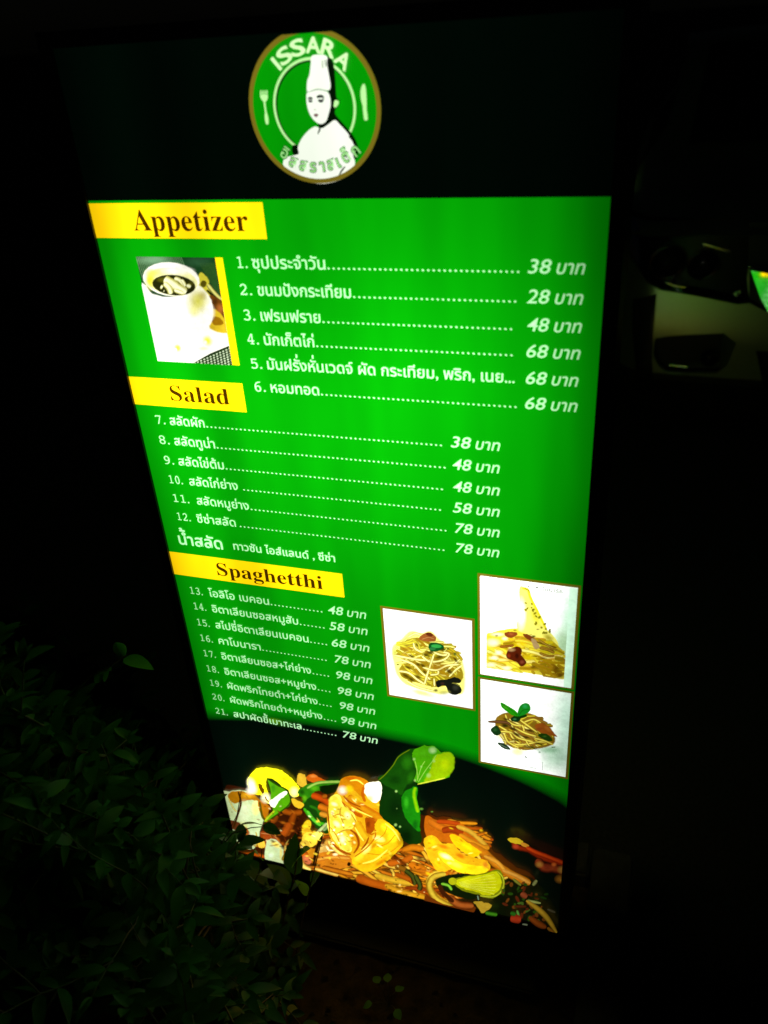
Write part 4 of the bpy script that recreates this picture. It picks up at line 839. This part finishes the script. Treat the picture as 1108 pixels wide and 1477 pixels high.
# ------------------------------------------------------------------ the parked car
M_paint = pmat('silver_car_paint', (.40, .48, .29), .34, .85, noise=.08, nscale=300, coat=0)
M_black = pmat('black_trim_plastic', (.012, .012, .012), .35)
M_void = pmat('smoked_lamp_housing', (.003, .003, .003), .25, spec=.12)
M_chrome = pmat('chrome', (.75, .75, .75), .04, 1)
M_bowl = pmat('smoked_reflector', (.05, .05, .05), .12, 1)
M_glass = bpy.data.materials.new('clear_lens'); M_glass.use_nodes = True
n_ = M_glass.node_tree; n_.nodes.clear()
o_ = n_.nodes.new('ShaderNodeOutputMaterial'); mx = n_.nodes.new('ShaderNodeMixShader'); fr = n_.nodes.new('ShaderNodeFresnel'); fr.inputs[0].default_value = 1.45
tr_ = n_.nodes.new('ShaderNodeBsdfTransparent'); gl_ = n_.nodes.new('ShaderNodeBsdfGlossy'); gl_.inputs['Roughness'].default_value = .02
n_.links.new(fr.outputs[0], mx.inputs[0]); n_.links.new(tr_.outputs[0], mx.inputs[1]); n_.links.new(gl_.outputs[0], mx.inputs[2]); n_.links.new(mx.outputs[0], o_.inputs[0])
M_wind = pmat('dark_window_glass', (.01, .01, .012), .03, 0, spec=.6)
M_tyre = pmat('tyre_rubber', (.015, .015, .015), .8)
car = empty('parked_car', (1.0, 4.4, 0), 'silver car parked nose-on behind the right edge of the sign, only its headlight corner showing', 'car')
CX, CY = 1.0, 4.4
def yf(x, z):
    t = abs(x-CX)/.87
    y = 2.33+.06*t*t+4.5*max(0, t-.755)**2
    if z > .52: y += .22*(z-.52)**2/(z-.40)
    if z < .36: y += .12*(.36-z)/.2
    return y
def cmesh(mb, name, mat, parent=None, **k):
    mb.v = [(x-CX, y-CY, z) for x, y, z in mb.v]
    return mb.build(name, mat, parent or car, **k)
# front shell: curved skin 25 mm thick, openings cut for lamps, intakes and the added shade slots
def shell(z0, z1, nx=72, nz=26, th=.025):
    mb = MB(); V = []
    for k in (0, 1):
        for j in range(nz+1):
            for i in range(nx+1):
                x = CX-.865+1.73*i/nx; z = z0+(z1-z0)*j/nz; V.append((x, yf(x, z)+k*th, z))
    N = (nx+1)*(nz+1); Fc = []
    q = lambda i, j, k: k*N+j*(nx+1)+i
    for j in range(nz):
        for i in range(nx):
            Fc.append((q(i, j, 0), q(i+1, j, 0), q(i+1, j+1, 0), q(i, j+1, 0))); Fc.append((q(i, j, 1), q(i, j+1, 1), q(i+1, j+1, 1), q(i+1, j, 1)))
    for i in range(nx): Fc.append((q(i, 0, 0), q(i, 0, 1), q(i+1, 0, 1), q(i+1, 0, 0))); Fc.append((q(i, nz, 0), q(i+1, nz, 0), q(i+1, nz, 1), q(i, nz, 1)))
    for j in range(nz): Fc.append((q(0, j, 0), q(0, j+1, 0), q(0, j+1, 1), q(0, j, 1))); Fc.append((q(nx, j, 0), q(nx, j, 1), q(nx, j+1, 1), q(nx, j+1, 0)))
    return mb.add(V, Fc)
HEAD = [(.165, .93), (.30, .93), (.45, .93), (.60, .93), (.652, .93), (.655, .805), (.655, .751), (.672, .690), (.674, .672), (.634, .665), (.552, .679), (.454, .693), (.365, .702), (.309, .727), (.263, .776), (.20, .82)]
FOG = [(.361, .523), (.40, .535), (.471, .546), (.603, .560), (.650, .525), (.630, .44), (.60, .402), (.489, .391), (.417, .390), (.385, .415), (.362, .455)]
SHADE_SLOT = [(.262, .655), (.348, .690), (.352, .60), (.352, .524), (.358, .43), (.375, .321), (.35, .25), (.318, .27), (.293, .42), (.270, .55)]  # added slot: its black stands in for a shaded band on the corner
def mir(p): return [(2*CX-x, z) for x, z in p][::-1]
def prism(pts, y0=2.0, y1=3.2):
    n = len(pts); return MB().add([(x-CX, y0-CY, z) for x, z in pts]+[(x-CX, y1-CY, z) for x, z in pts], [tuple(range(n)), tuple(range(2*n-1, n-1, -1))]+[(i, n+i, n+(i+1) % n, (i+1) % n) for i in range(n)])
def cut(o, polys, y1=3.2):
    for p in polys:
        c = prism(p, y1=y1).build('cutter', None)
        bm = bmesh.new(); bm.from_mesh(c.data); bmesh.ops.recalc_face_normals(bm, faces=bm.faces); bm.to_mesh(c.data); bm.free()
        c.location = (CX, CY, 0)
        m = o.modifiers.new('b', 'BOOLEAN'); m.operation = 'DIFFERENCE'; m.solver = 'EXACT'; m.object = c
        bpy.context.view_layer.update()
        me = bpy.data.meshes.new_from_object(o.evaluated_get(bpy.context.evaluated_depsgraph_get()))
        o.modifiers.clear(); old = o.data; o.data = me; bpy.data.meshes.remove(old); bpy.data.objects.remove(c)
val = cmesh(shell(.19, .384, nz=8), 'lower_valance', M_black, smooth=False)
bum = cmesh(shell(.386, .905), 'bumper', M_paint)
bm = bmesh.new(); bm.from_mesh(bum.data); bmesh.ops.recalc_face_normals(bm, faces=bm.faces); bm.to_mesh(bum.data); bm.free()
GOP = [(.640, .93), (1.36, .93), (1.345, .80), (1.326, .672), (1.27, .645), (.73, .645), (.674, .672), (.655, .80)]
LOW = [(.72, .50), (1.28, .50), (1.22, .33), (.78, .33)]
TRI = [(.654, .797), (.740, .787), (.742, .64), (.690, .660), (.674, .70)]
cut(bum, [HEAD, mir(HEAD), FOG, mir(FOG), SHADE_SLOT, mir(SHADE_SLOT), GOP, LOW])
cut(val, [SHADE_SLOT, mir(SHADE_SLOT), LOW])
bum.data.polygons.foreach_set('use_smooth', [True]*len(bum.data.polygons))
try: bum.data.set_sharp_from_angle(angle=R(35))
except Exception: pass
def patch(poly, off, mat, name, parent=None, tilt=0):   # surface patch following the nose, set back by off
    n = len(poly); cx = sum(p[0] for p in poly)/n; cz = sum(p[1] for p in poly)/n
    V = []; Fc = []; K = 6
    for k in range(K+1):
        f = 1-k/K
        for x, z in poly: xx, zz = cx+(x-cx)*f, cz+(z-cz)*f; V.append((xx, yf(xx, zz)+off+tilt*max(0, zz-.67), zz))
    for k in range(K):
        for i in range(n): j = (i+1) % n; Fc.append((k*n+i, k*n+j, (k+1)*n+j, (k+1)*n+i))
    return cmesh(MB().add(V, Fc), name, mat, parent, smooth=True)
def ribbon(pts, r, off, mat, name, parent=None):
    return cmesh(MB().tube([(x, yf(x, z)+off, z) for x, z in catmull(pts, False, 4)], r, 6), name, mat, parent, smooth=True)
# dark void behind the openings
for p, nm in ((SHADE_SLOT, 'shade_slot'), (mir(SHADE_SLOT), 'shade_slot'), (LOW, 'lower_intake')): patch(p, .05, M_black, nm)
for sgn in (1, -1):
    T = (lambda p: p) if sgn == 1 else mir
    mx_ = (lambda x: x) if sgn == 1 else (lambda x: 2*CX-x)
    # headlight: lens with dark bowl, projector, second reflector, brow and side marker inside
    hl = patch(T(HEAD), .002, M_glass, 'headlight', tilt=.16)
    patch(T([(x, z) for x, z in HEAD]), .125, M_void, 'lamp_bowl', hl)
    for (x, z, r, dy) in ((.375, .785, .052, .055), (.500, .782, .044, .05)):
        c = (mx_(x), yf(x, z)+dy+.02, z)
        cmesh(MB().lathe([(r*1.18, -.012), (r*1.12, -.02), (r, -.01), (r*.93, .02), (r*.6, .05), (0, .06)], c, 'y'), 'reflector_ring', M_bowl, hl, smooth=True)
        cmesh(MB().lathe([(0, -.014), (r*.35, -.010), (r*.6, .002), (r*.72, .02), (r*.74, .035)], c, 'y'), 'projector_lens', M_wind, hl, smooth=True)
        cmesh(MB().lathe([(r*1.24, -.012), (r*1.26, -.016), (r*1.20, -.020), (r*1.18, -.012)], c, 'y'), 'bezel_ring', M_bowl, hl, smooth=True)
    ribbon([(mx_(x), z) for x, z in ((.485, .868), (.535, .856), (.590, .842))], .0045, .012, M_chrome, 'brow_strip', hl)
    ribbon([(mx_(x), z) for x, z in ((.372, .728), (.41, .716), (.455, .712))], .0035, .02, M_chrome, 'lower_strip', hl)
    cmesh(MB().box(*sorted((mx_(.40), mx_(.412))), yf(.4, .73)+.02, yf(.4, .73)+.03, .722, .742), 'bulb_clip', M_chrome, hl, bevel=.002)
    cmesh(MB().box(*sorted((mx_(.548), mx_(.556))), yf(.55, .78)+.02, yf(.55, .78)+.04, .775, .792), 'bulb_clip', M_chrome, hl, bevel=.002)
    cmesh(MB().lathe([(.011, 0), (.012, .004), (.009, .012), (0, .015)], (mx_(.630), yf(.63, .70)+.004, .701), 'y', 14), 'washer_cap', M_chrome, hl, smooth=True)
    # fog lamp recess
    fg = patch(T(FOG), .055, M_black, 'fog_lamp_recess')
    ribbon([(mx_(x), z) for x, z in FOG[7:]+FOG[:1]], .0022, -.001, M_paint, 'recess_rim', fg)
    cmesh(MB().lathe([(.030, 0), (.033, .004), (.028, .02), (0, .03)], (mx_(.565), yf(.56, .45)+.015, .452), 'y', 20), 'fog_lamp', M_bowl, fg, smooth=True)
    ribbon([(mx_(x), z) for x, z in ((.420, .424), (.455, .421), (.497, .420))], .0045, -.002, M_chrome, 'fog_lamp_trim', fg)
    # splitter plate on the inner side of the recess
    pts = [(.600, .548), (.650, .527), (.640, .45), (.606, .405)]
    V = [(mx_(x), yf(x, z)+(.003 if x > .62 else .05), z) for x, z in pts]
    cmesh(MB().add(V, [(0, 1, 2, 3)]), 'recess_cheek', M_paint, fg)
# grille
gr_ = cmesh(MB().add([(x, yf(x, z)+.06, z) for x, z in GOP], [tuple(range(8))]), 'grille', M_black)
for k in range(4): ribbon([(.745+k*.008, .775-k*.04), (1.0, .773-k*.04), (1.255-k*.008, .775-k*.04)], .006, .03, M_black, 'grille_bar', gr_)
ribbon([(.649, .801), (.709, .792), (.85, .79), (1.0, .788), (1.15, .79), (1.291, .792), (1.351, .801)], .007, -.006, M_chrome, 'grille_chrome_bar', gr_)
for sgn in (1, -1):                    # polished fin beside the grille, canted outwards
    nrm = Vector((-.172, -.955, .226)); p0 = Vector((.69, 2.35, .74)); V = []
    for x, z in ((.662, .787), (.780, .772), (.780, .625), (.735, .655), (.704, .70)):
        y = p0.y-(nrm.x*(x-p0.x)+nrm.z*(z-p0.z))/nrm.y
        V.append((x if sgn == 1 else 2*CX-x, y, z))
    mb = MB().add(V+[(a, b+.02, c) for a, b, c in V], [(0, 1, 2, 3, 4), (9, 8, 7, 6, 5)]+[(i, i+5, (i+1) % 5+5, (i+1) % 5) for i in range(5)])
    cmesh(mb, 'grille_fin', M_chrome, gr_)
# body behind the nose
def prof(y):
    s = (y-2.4)/4.3
    hood = .905+.10*min(1, (y-2.4)/1.0)
    if y < 3.45: top, cab = hood, 0
    elif y < 4.15: top = 1.0+.46*(y-3.45)/.7; cab = (y-3.45)/.7
    elif y < 5.5: top = 1.46+.02*math.sin((y-4.15)/1.35*math.pi); cab = 1
    elif y < 6.1: top = 1.46-.42*(y-5.5)/.6; cab = 1-(y-5.5)/.6
    else: top = 1.04-.15*(y-6.1)/.55; cab = 0
    hw = .865 if 3 < y < 6 else .865-.10*abs(min(0, y-3))/.6-.12*max(0, y-6)/.65
    zs = .92 if y < 6.2 else .88
    zs = min(zs, top-.01)
    cw = hw*.72 if cab > 0 else hw*.80
    P = [(hw*.93, .20), (hw, .32), (hw*1.0, .60), (hw*.985, zs-.08), (hw*.94, zs), (hw*.90-(hw*.18)*cab, zs+(top-zs)*.5 if cab else zs+(top-zs)*.4), (cw, top-.02*(1 if cab else .5)), (cw*.5, top), (0, top+.004)]
    return P
ys = [2.66, 2.75, 2.9, 3.1, 3.3, 3.45, 3.6, 3.8, 4.0, 4.15, 4.5, 4.9, 5.3, 5.5, 5.7, 5.9, 6.1, 6.3, 6.5, 6.62]
mb = MB(); V = []
for y in ys:
    P = prof(y); row = [(-a, z) for a, z in P]+[(a, z) for a, z in P[-2::-1]]
    V += [(CX+a, y, z) for a, z in row]
m_ = 17; Fc = [(i*m_+j, (i+1)*m_+j, (i+1)*m_+j+1, i*m_+j+1) for i in range(len(ys)-1) for j in range(m_-1)]
Fc.append(tuple((len(ys)-1)*m_+j for j in range(m_)))
cmesh(mb.add(V, Fc), 'body', M_paint, smooth=True)
hood = MB(); V = []; nn = 20; mm = 8                # bonnet bridging nose and body
for j in range(mm+1):
    t = j/mm
    for i in range(nn+1):
        a = -1+2*i/nn; x = CX+a*.80; y0 = yf(x, .905); y1 = 3.0
        V.append((x, y0+(y1-y0)*t, .903+(prof(3.0)[7][1]+.006-.903)*math.sin(t*math.pi/2)**.9-(.03*a**4)))
cmesh(hood.add(V, [(j*(nn+1)+i, j*(nn+1)+i+1, (j+1)*(nn+1)+i+1, (j+1)*(nn+1)+i) for j in range(mm) for i in range(nn)]), 'hood', M_paint, smooth=True)
for s in (-1, 1):                      # front wings
    V = []
    for z in (.2, .4, .6, .8, .9): V += [(CX+s*.865, yf(CX+s*.865, z), z), (CX+s*.80, 2.9, z), (CX+s*.83, 2.95, z)]
    cmesh(MB().add(V, [(3*k, 3*k+1, 3*k+4, 3*k+3) for k in range(4)]), 'front_wing', M_paint, smooth=True)
cmesh(MB().add([(CX-.58, 3.52, 1.065), (CX+.58, 3.52, 1.065), (CX+.52, 4.09, 1.44), (CX-.52, 4.09, 1.44)], [(0, 1, 2, 3)]), 'windscreen', M_wind)
for s in (-1, 1):
    cmesh(MB().add([(CX+s*.79, 3.75, .97), (CX+s*.79, 5.7, .97), (CX+s*.66, 5.4, 1.40), (CX+s*.66, 4.15, 1.40)], [(0, 1, 2, 3)]), 'side_window', M_wind)
    cmesh(MB().box(*sorted((CX+s*.86, CX+s*1.0)), 3.75, 3.85, .95, 1.06), 'door_mirror', M_paint, bevel=.02)
    for yy in (3.15, 5.75):
        wh = MB().lathe([(.20, -.10), (.30, -.11), (.315, -.09), (.315, .09), (.30, .11), (.20, .10)], (CX+s*.78, yy, .315), 'x', 40)
        wo = cmesh(wh, 'wheel', M_tyre, smooth=True)
        cmesh(MB().lathe([(0, s*.085), (.06, s*.09), (.08, s*.07), (.18, s*.08), (.205, s*.10)], (CX+s*.78, yy, .315), 'x', 30), 'rim', M_chrome, wo, smooth=True)

# ------------------------------------------------------------------ the bush beside the sign
def at(px, py, Y):                     # measured photograph point at depth Y
    k = 1202.6; d = camo.matrix_world.to_3x3() @ Vector(((px-554)/k, -(py-738.5)/k, -1)); return CAM+d*((Y-CAM.y)/d.y)
M_leaf = leafmat('bush_leaf', (.018, .070, .012)); M_leaf2 = leafmat('bright_bush_leaf', (.09, .26, .03)); M_twig = pmat('brown_twig', (.05, .035, .02), .7, noise=.3, nscale=80)  # brighter leaf copy has the highlights of light-catching leaves painted in
M_yleaf = leafmat('yellow_green_leaf', (.24, .26, .03), .5)
def leaf_mesh(L_, W_, fold, droop, tip=1.0):
    V = []; Fc = []; n = 7
    for i in range(n+1):
        t = i/n; w_ = W_*math.sin(math.pi*min(1, t**.8*1.0))**.85*(1 if t < .6 else tip); y = L_*t; z = -droop*L_*t*t
        V += [(-w_/2, y, z+fold*w_*.5), (0, y, z), (w_/2, y, z+fold*w_*.5)]
    for i in range(n): Fc += [(3*i, 3*i+1, 3*i+4, 3*i+3), (3*i+1, 3*i+2, 3*i+5, 3*i+4)]
    me = bpy.data.meshes.new('leaf'); me.from_pydata(V, [], Fc); me.polygons.foreach_set('use_smooth', [True]*len(Fc)); me.update(); return me
LM = [leaf_mesh(.036, .016, .35, .15), leaf_mesh(.042, .017, .15, .35), leaf_mesh(.030, .015, .5, .05), leaf_mesh(.042, .014, .25, .5), leaf_mesh(.022, .013, .2, .2)]
LM2 = [m.copy() for m in LM]
for m in LM: m.materials.append(M_leaf)
for m in LM2: m.materials.append(M_leaf2)
bush = empty('leafy_bush', (-.45, -.15, 0), 'dense dark green small-leaved bush in front of the lower left corner of the sign', 'bush')
B0 = Vector((-.45, -.15, 0))
ENV = [(-1.6, .76), (-.75, .74), (-.55, .73), (-.44, .62), (-.35, .50), (-.30, .42), (-.26, .33), (-.22, .20), (-.18, .05), (0, 0)]
def ztop(x, y):
    dy = -(y+.05); x -= dy*.7
    for (a, za), (b, zb) in zip(ENV, ENV[1:]):
        if a <= x <= b: return za+(zb-za)*(x-a)/(b-a)+max(-.1, dy)*1.12
    return 0
twigs = MB(); leaves = []
def leaf_at(p, d, sc_=1.0):
    d = Vector(d).normalized(); n = Vector((random.gauss(0, .35), random.gauss(-.15, .35), 1)); x = d.cross(n).normalized(); n = x.cross(d)
    leaves.append((Matrix(((x.x, d.x, n.x, p.x), (x.y, d.y, n.y, p.y), (x.z, d.z, n.z, p.z), (0, 0, 0, 1))) @ Matrix.Scale(sc_, 4), random.randrange(5)))
def twig(p, d, L_, r, leafy=.35, depth=0):
    n = max(4, int(L_/.022)); p = Vector(p); d = Vector(d).normalized(); pts = [p.copy()]; side = random.choice((-1, 1))
    for i in range(n):
        d = (d+Vector((random.gauss(0, .10), random.gauss(0, .10), random.gauss(.02, .06)))).normalized(); p = p+d*(L_/n)
        if p.z > ztop(p.x, p.y)-.01 and i > 2: break
        if -.305 < p.x < .33 and p.y > -.02: d.y = -abs(d.y)*.6; p.y = -.02
        if p.y > .12: d.y -= .2
        pts.append(p.copy())
        if i/n > leafy:
            a = d.cross(Vector((0, 0, 1))).normalized()*side; side = -side
            q = (a*1.0+d*.55+Vector((random.gauss(0, .3), random.gauss(0, .3), random.gauss(.15, .3))))
            leaf_at(p, q, random.uniform(.7, 1.25))
            if random.random() < .7: leaf_at(p, (-a+d*.6+Vector((random.gauss(0, .3), random.gauss(0, .3), random.gauss(.1, .3)))), random.uniform(.7, 1.2))
        if depth < 2 and i > 1 and random.random() < (.42 if depth == 0 else .22):
            a = d.cross(Vector((random.gauss(0, 1), random.gauss(0, 1), .3))).normalized()
            twig(p, d*.7+a*.9, L_*random.uniform(.3, .5), r*.55, .1, depth+1)
    if len(pts) > 2:
        twigs.tube(pts, [r*(1-.7*i/len(pts)) for i in range(len(pts))], 5)
        leaf_at(pts[-1], d+Vector((random.gauss(0, .2), random.gauss(0, .2), .1)), random.uniform(.8, 1.2)); leaf_at(pts[-1], d+Vector((random.gauss(0, .6), random.gauss(0, .6), .3)), random.uniform(.5, .9))
for _ in range(46):
    y = random.uniform(-.24, .10); x = random.uniform(-1.15, -.16+max(0, -.05-y)*.7)
    if y > -.03 and x > -.36: x = random.uniform(-1.1, -.42)
    h = max(.25, ztop(x, y)*1.22)
    twig((x*.94-.02, y, .0), (random.gauss(.06, .22), random.gauss(0, .14), 1), h, .0042, .12)
n_random = len(leaves)
# sprigs that stand out: one above the bush, two against the lit corner of the sign
def sprig(pts, Y0, Y1, r, lf):
    P = [at(x, y, Y0+(Y1-Y0)*i/(len(pts)-1)) for i, (x, y) in enumerate(pts)]; twigs.tube(P, [r*(1-.5*i/len(P)) for i in range(len(P))], 5)
    for (x, y, x2, y2, s_) in lf:
        a = at(x, y, Y1); b = at(x2, y2, Y1-.012); leaf_at(a, b-a, (b-a).length/.040*s_)
SP = len(leaves)
sprig([(95, 1010), (130, 975), (158, 962), (182, 945)], -.10, -.08, .0016, [(180, 948, 160, 918, 1), (178, 950, 211, 952, 1), (158, 962, 142, 985, 1), (150, 968, 128, 990, .9), (140, 975, 175, 958, .8)])
sprig([(300, 1245), (330, 1200), (342, 1175), (348, 1141)], -.07, -.05, .0011, [(340, 1196, 362, 1193, 1), (330, 1215, 305, 1195, 1)])
sprig([(290, 1260), (335, 1202), (362, 1194), (384, 1192)], -.07, -.06, .0012, [(381, 1192, 358, 1180, 1.25), (380, 1190, 410, 1206, 1.1), (340, 1225, 372, 1222, 1), (335, 1235, 388, 1262, 1), (325, 1250, 350, 1232, 1.1)])
sprig([(395, 1400), (410, 1320), (425, 1262), (432, 1215)], -.10, -.07, .0018, [(418, 1290, 433, 1250, .9), (425, 1262, 418, 1222, .9), (428, 1240, 440, 1205, .8), (420, 1280, 402, 1248, .9), (428, 1250, 425, 1205, .8)])
sprig([(420, 1420), (435, 1330), (452, 1260), (466, 1203)], -.10, -.07, .0014, [(448, 1275, 462, 1250, .7), (445, 1290, 432, 1268, .7)])
sprig([(330, 1330), (360, 1290), (375, 1255), (378, 1225)], -.10, -.07, .0015, [(376, 1240, 368, 1212, 1), (372, 1262, 398, 1240, 1), (365, 1280, 392, 1268, 1), (360, 1290, 335, 1270, 1), (368, 1270, 345, 1250, 1), (374, 1250, 352, 1238, 1)])
order = list(range(SP, len(leaves)))+sorted(range(SP), key=lambda i: (leaves[i][0].translation-CAM).length)
tw = twigs; tw.v = [tuple(Vector(v)-B0) for v in tw.v]; tw.build('branches', M_twig, bush, smooth=True)
ind = order[:300]; rest = order[300:]
for k in ind:
    M_, t = leaves[k]; o = bpy.data.objects.new('leaf', (LM2 if (k >= SP and k < SP+5) or random.random() < .2 else LM)[t]); col.objects.link(o); o.parent = bush
    o.matrix_local = Matrix.Translation(-B0) @ M_
V = []; Fc = []
for k in rest:
    M_, t = leaves[k]; me = LM[t]; n = len(V); MM = Matrix.Translation(-B0) @ M_
    V += [tuple(MM @ v.co) for v in me.vertices]; Fc += [tuple(n+i for i in p.vertices) for p in me.polygons]
fo = MB().add(V, Fc).build('foliage', M_leaf, bush, smooth=True, kind='stuff')
print('LEAVES', len(leaves))

# low yellow-green seedlings on the soil near the foot of the bush
random.seed(21)
for lab, (px, py), m, nl, s_ in (('low plant with rounded yellow-green leaves at the bottom edge, right of the bush', (385, 1462), M_yleaf, 9, 1.0),
                             ('small pale seedling just left of the rounded yellow-green plant', (300, 1432), M_yleaf, 6, .8),
                             ('tiny grass-green seedling alone on the soil right of the other low plants', (560, 1440), M_leaf2, 5, .7)):
    d = at(px, py, 0)-CAM; g0 = CAM+d*((.17-CAM.z)/d.z)
    pl = empty('low_plant', (g0.x, g0.y, .145), lab, 'plant')
    st = MB()
    for i in range(nl):
        a = 2.4*i+random.random(); rr_ = random.uniform(.012, .045)*s_; hh = random.uniform(.02, .055)*s_
        tip = Vector((math.cos(a)*rr_, math.sin(a)*rr_, hh)); st.tube([(0, 0, 0), tip*.6+Vector((0, 0, .008)), tip], .0009, 4)
        o = bpy.data.objects.new('leaf', leaf_mesh(.026*s_, .022*s_, .2, .2)); o.data.materials.append(m); col.objects.link(o); o.parent = pl
        o.location = tip; o.rotation_euler = (random.uniform(-.3, .4), random.uniform(-.3, .3), a-math.pi/2)
    st.build('stems', M_twig, pl)
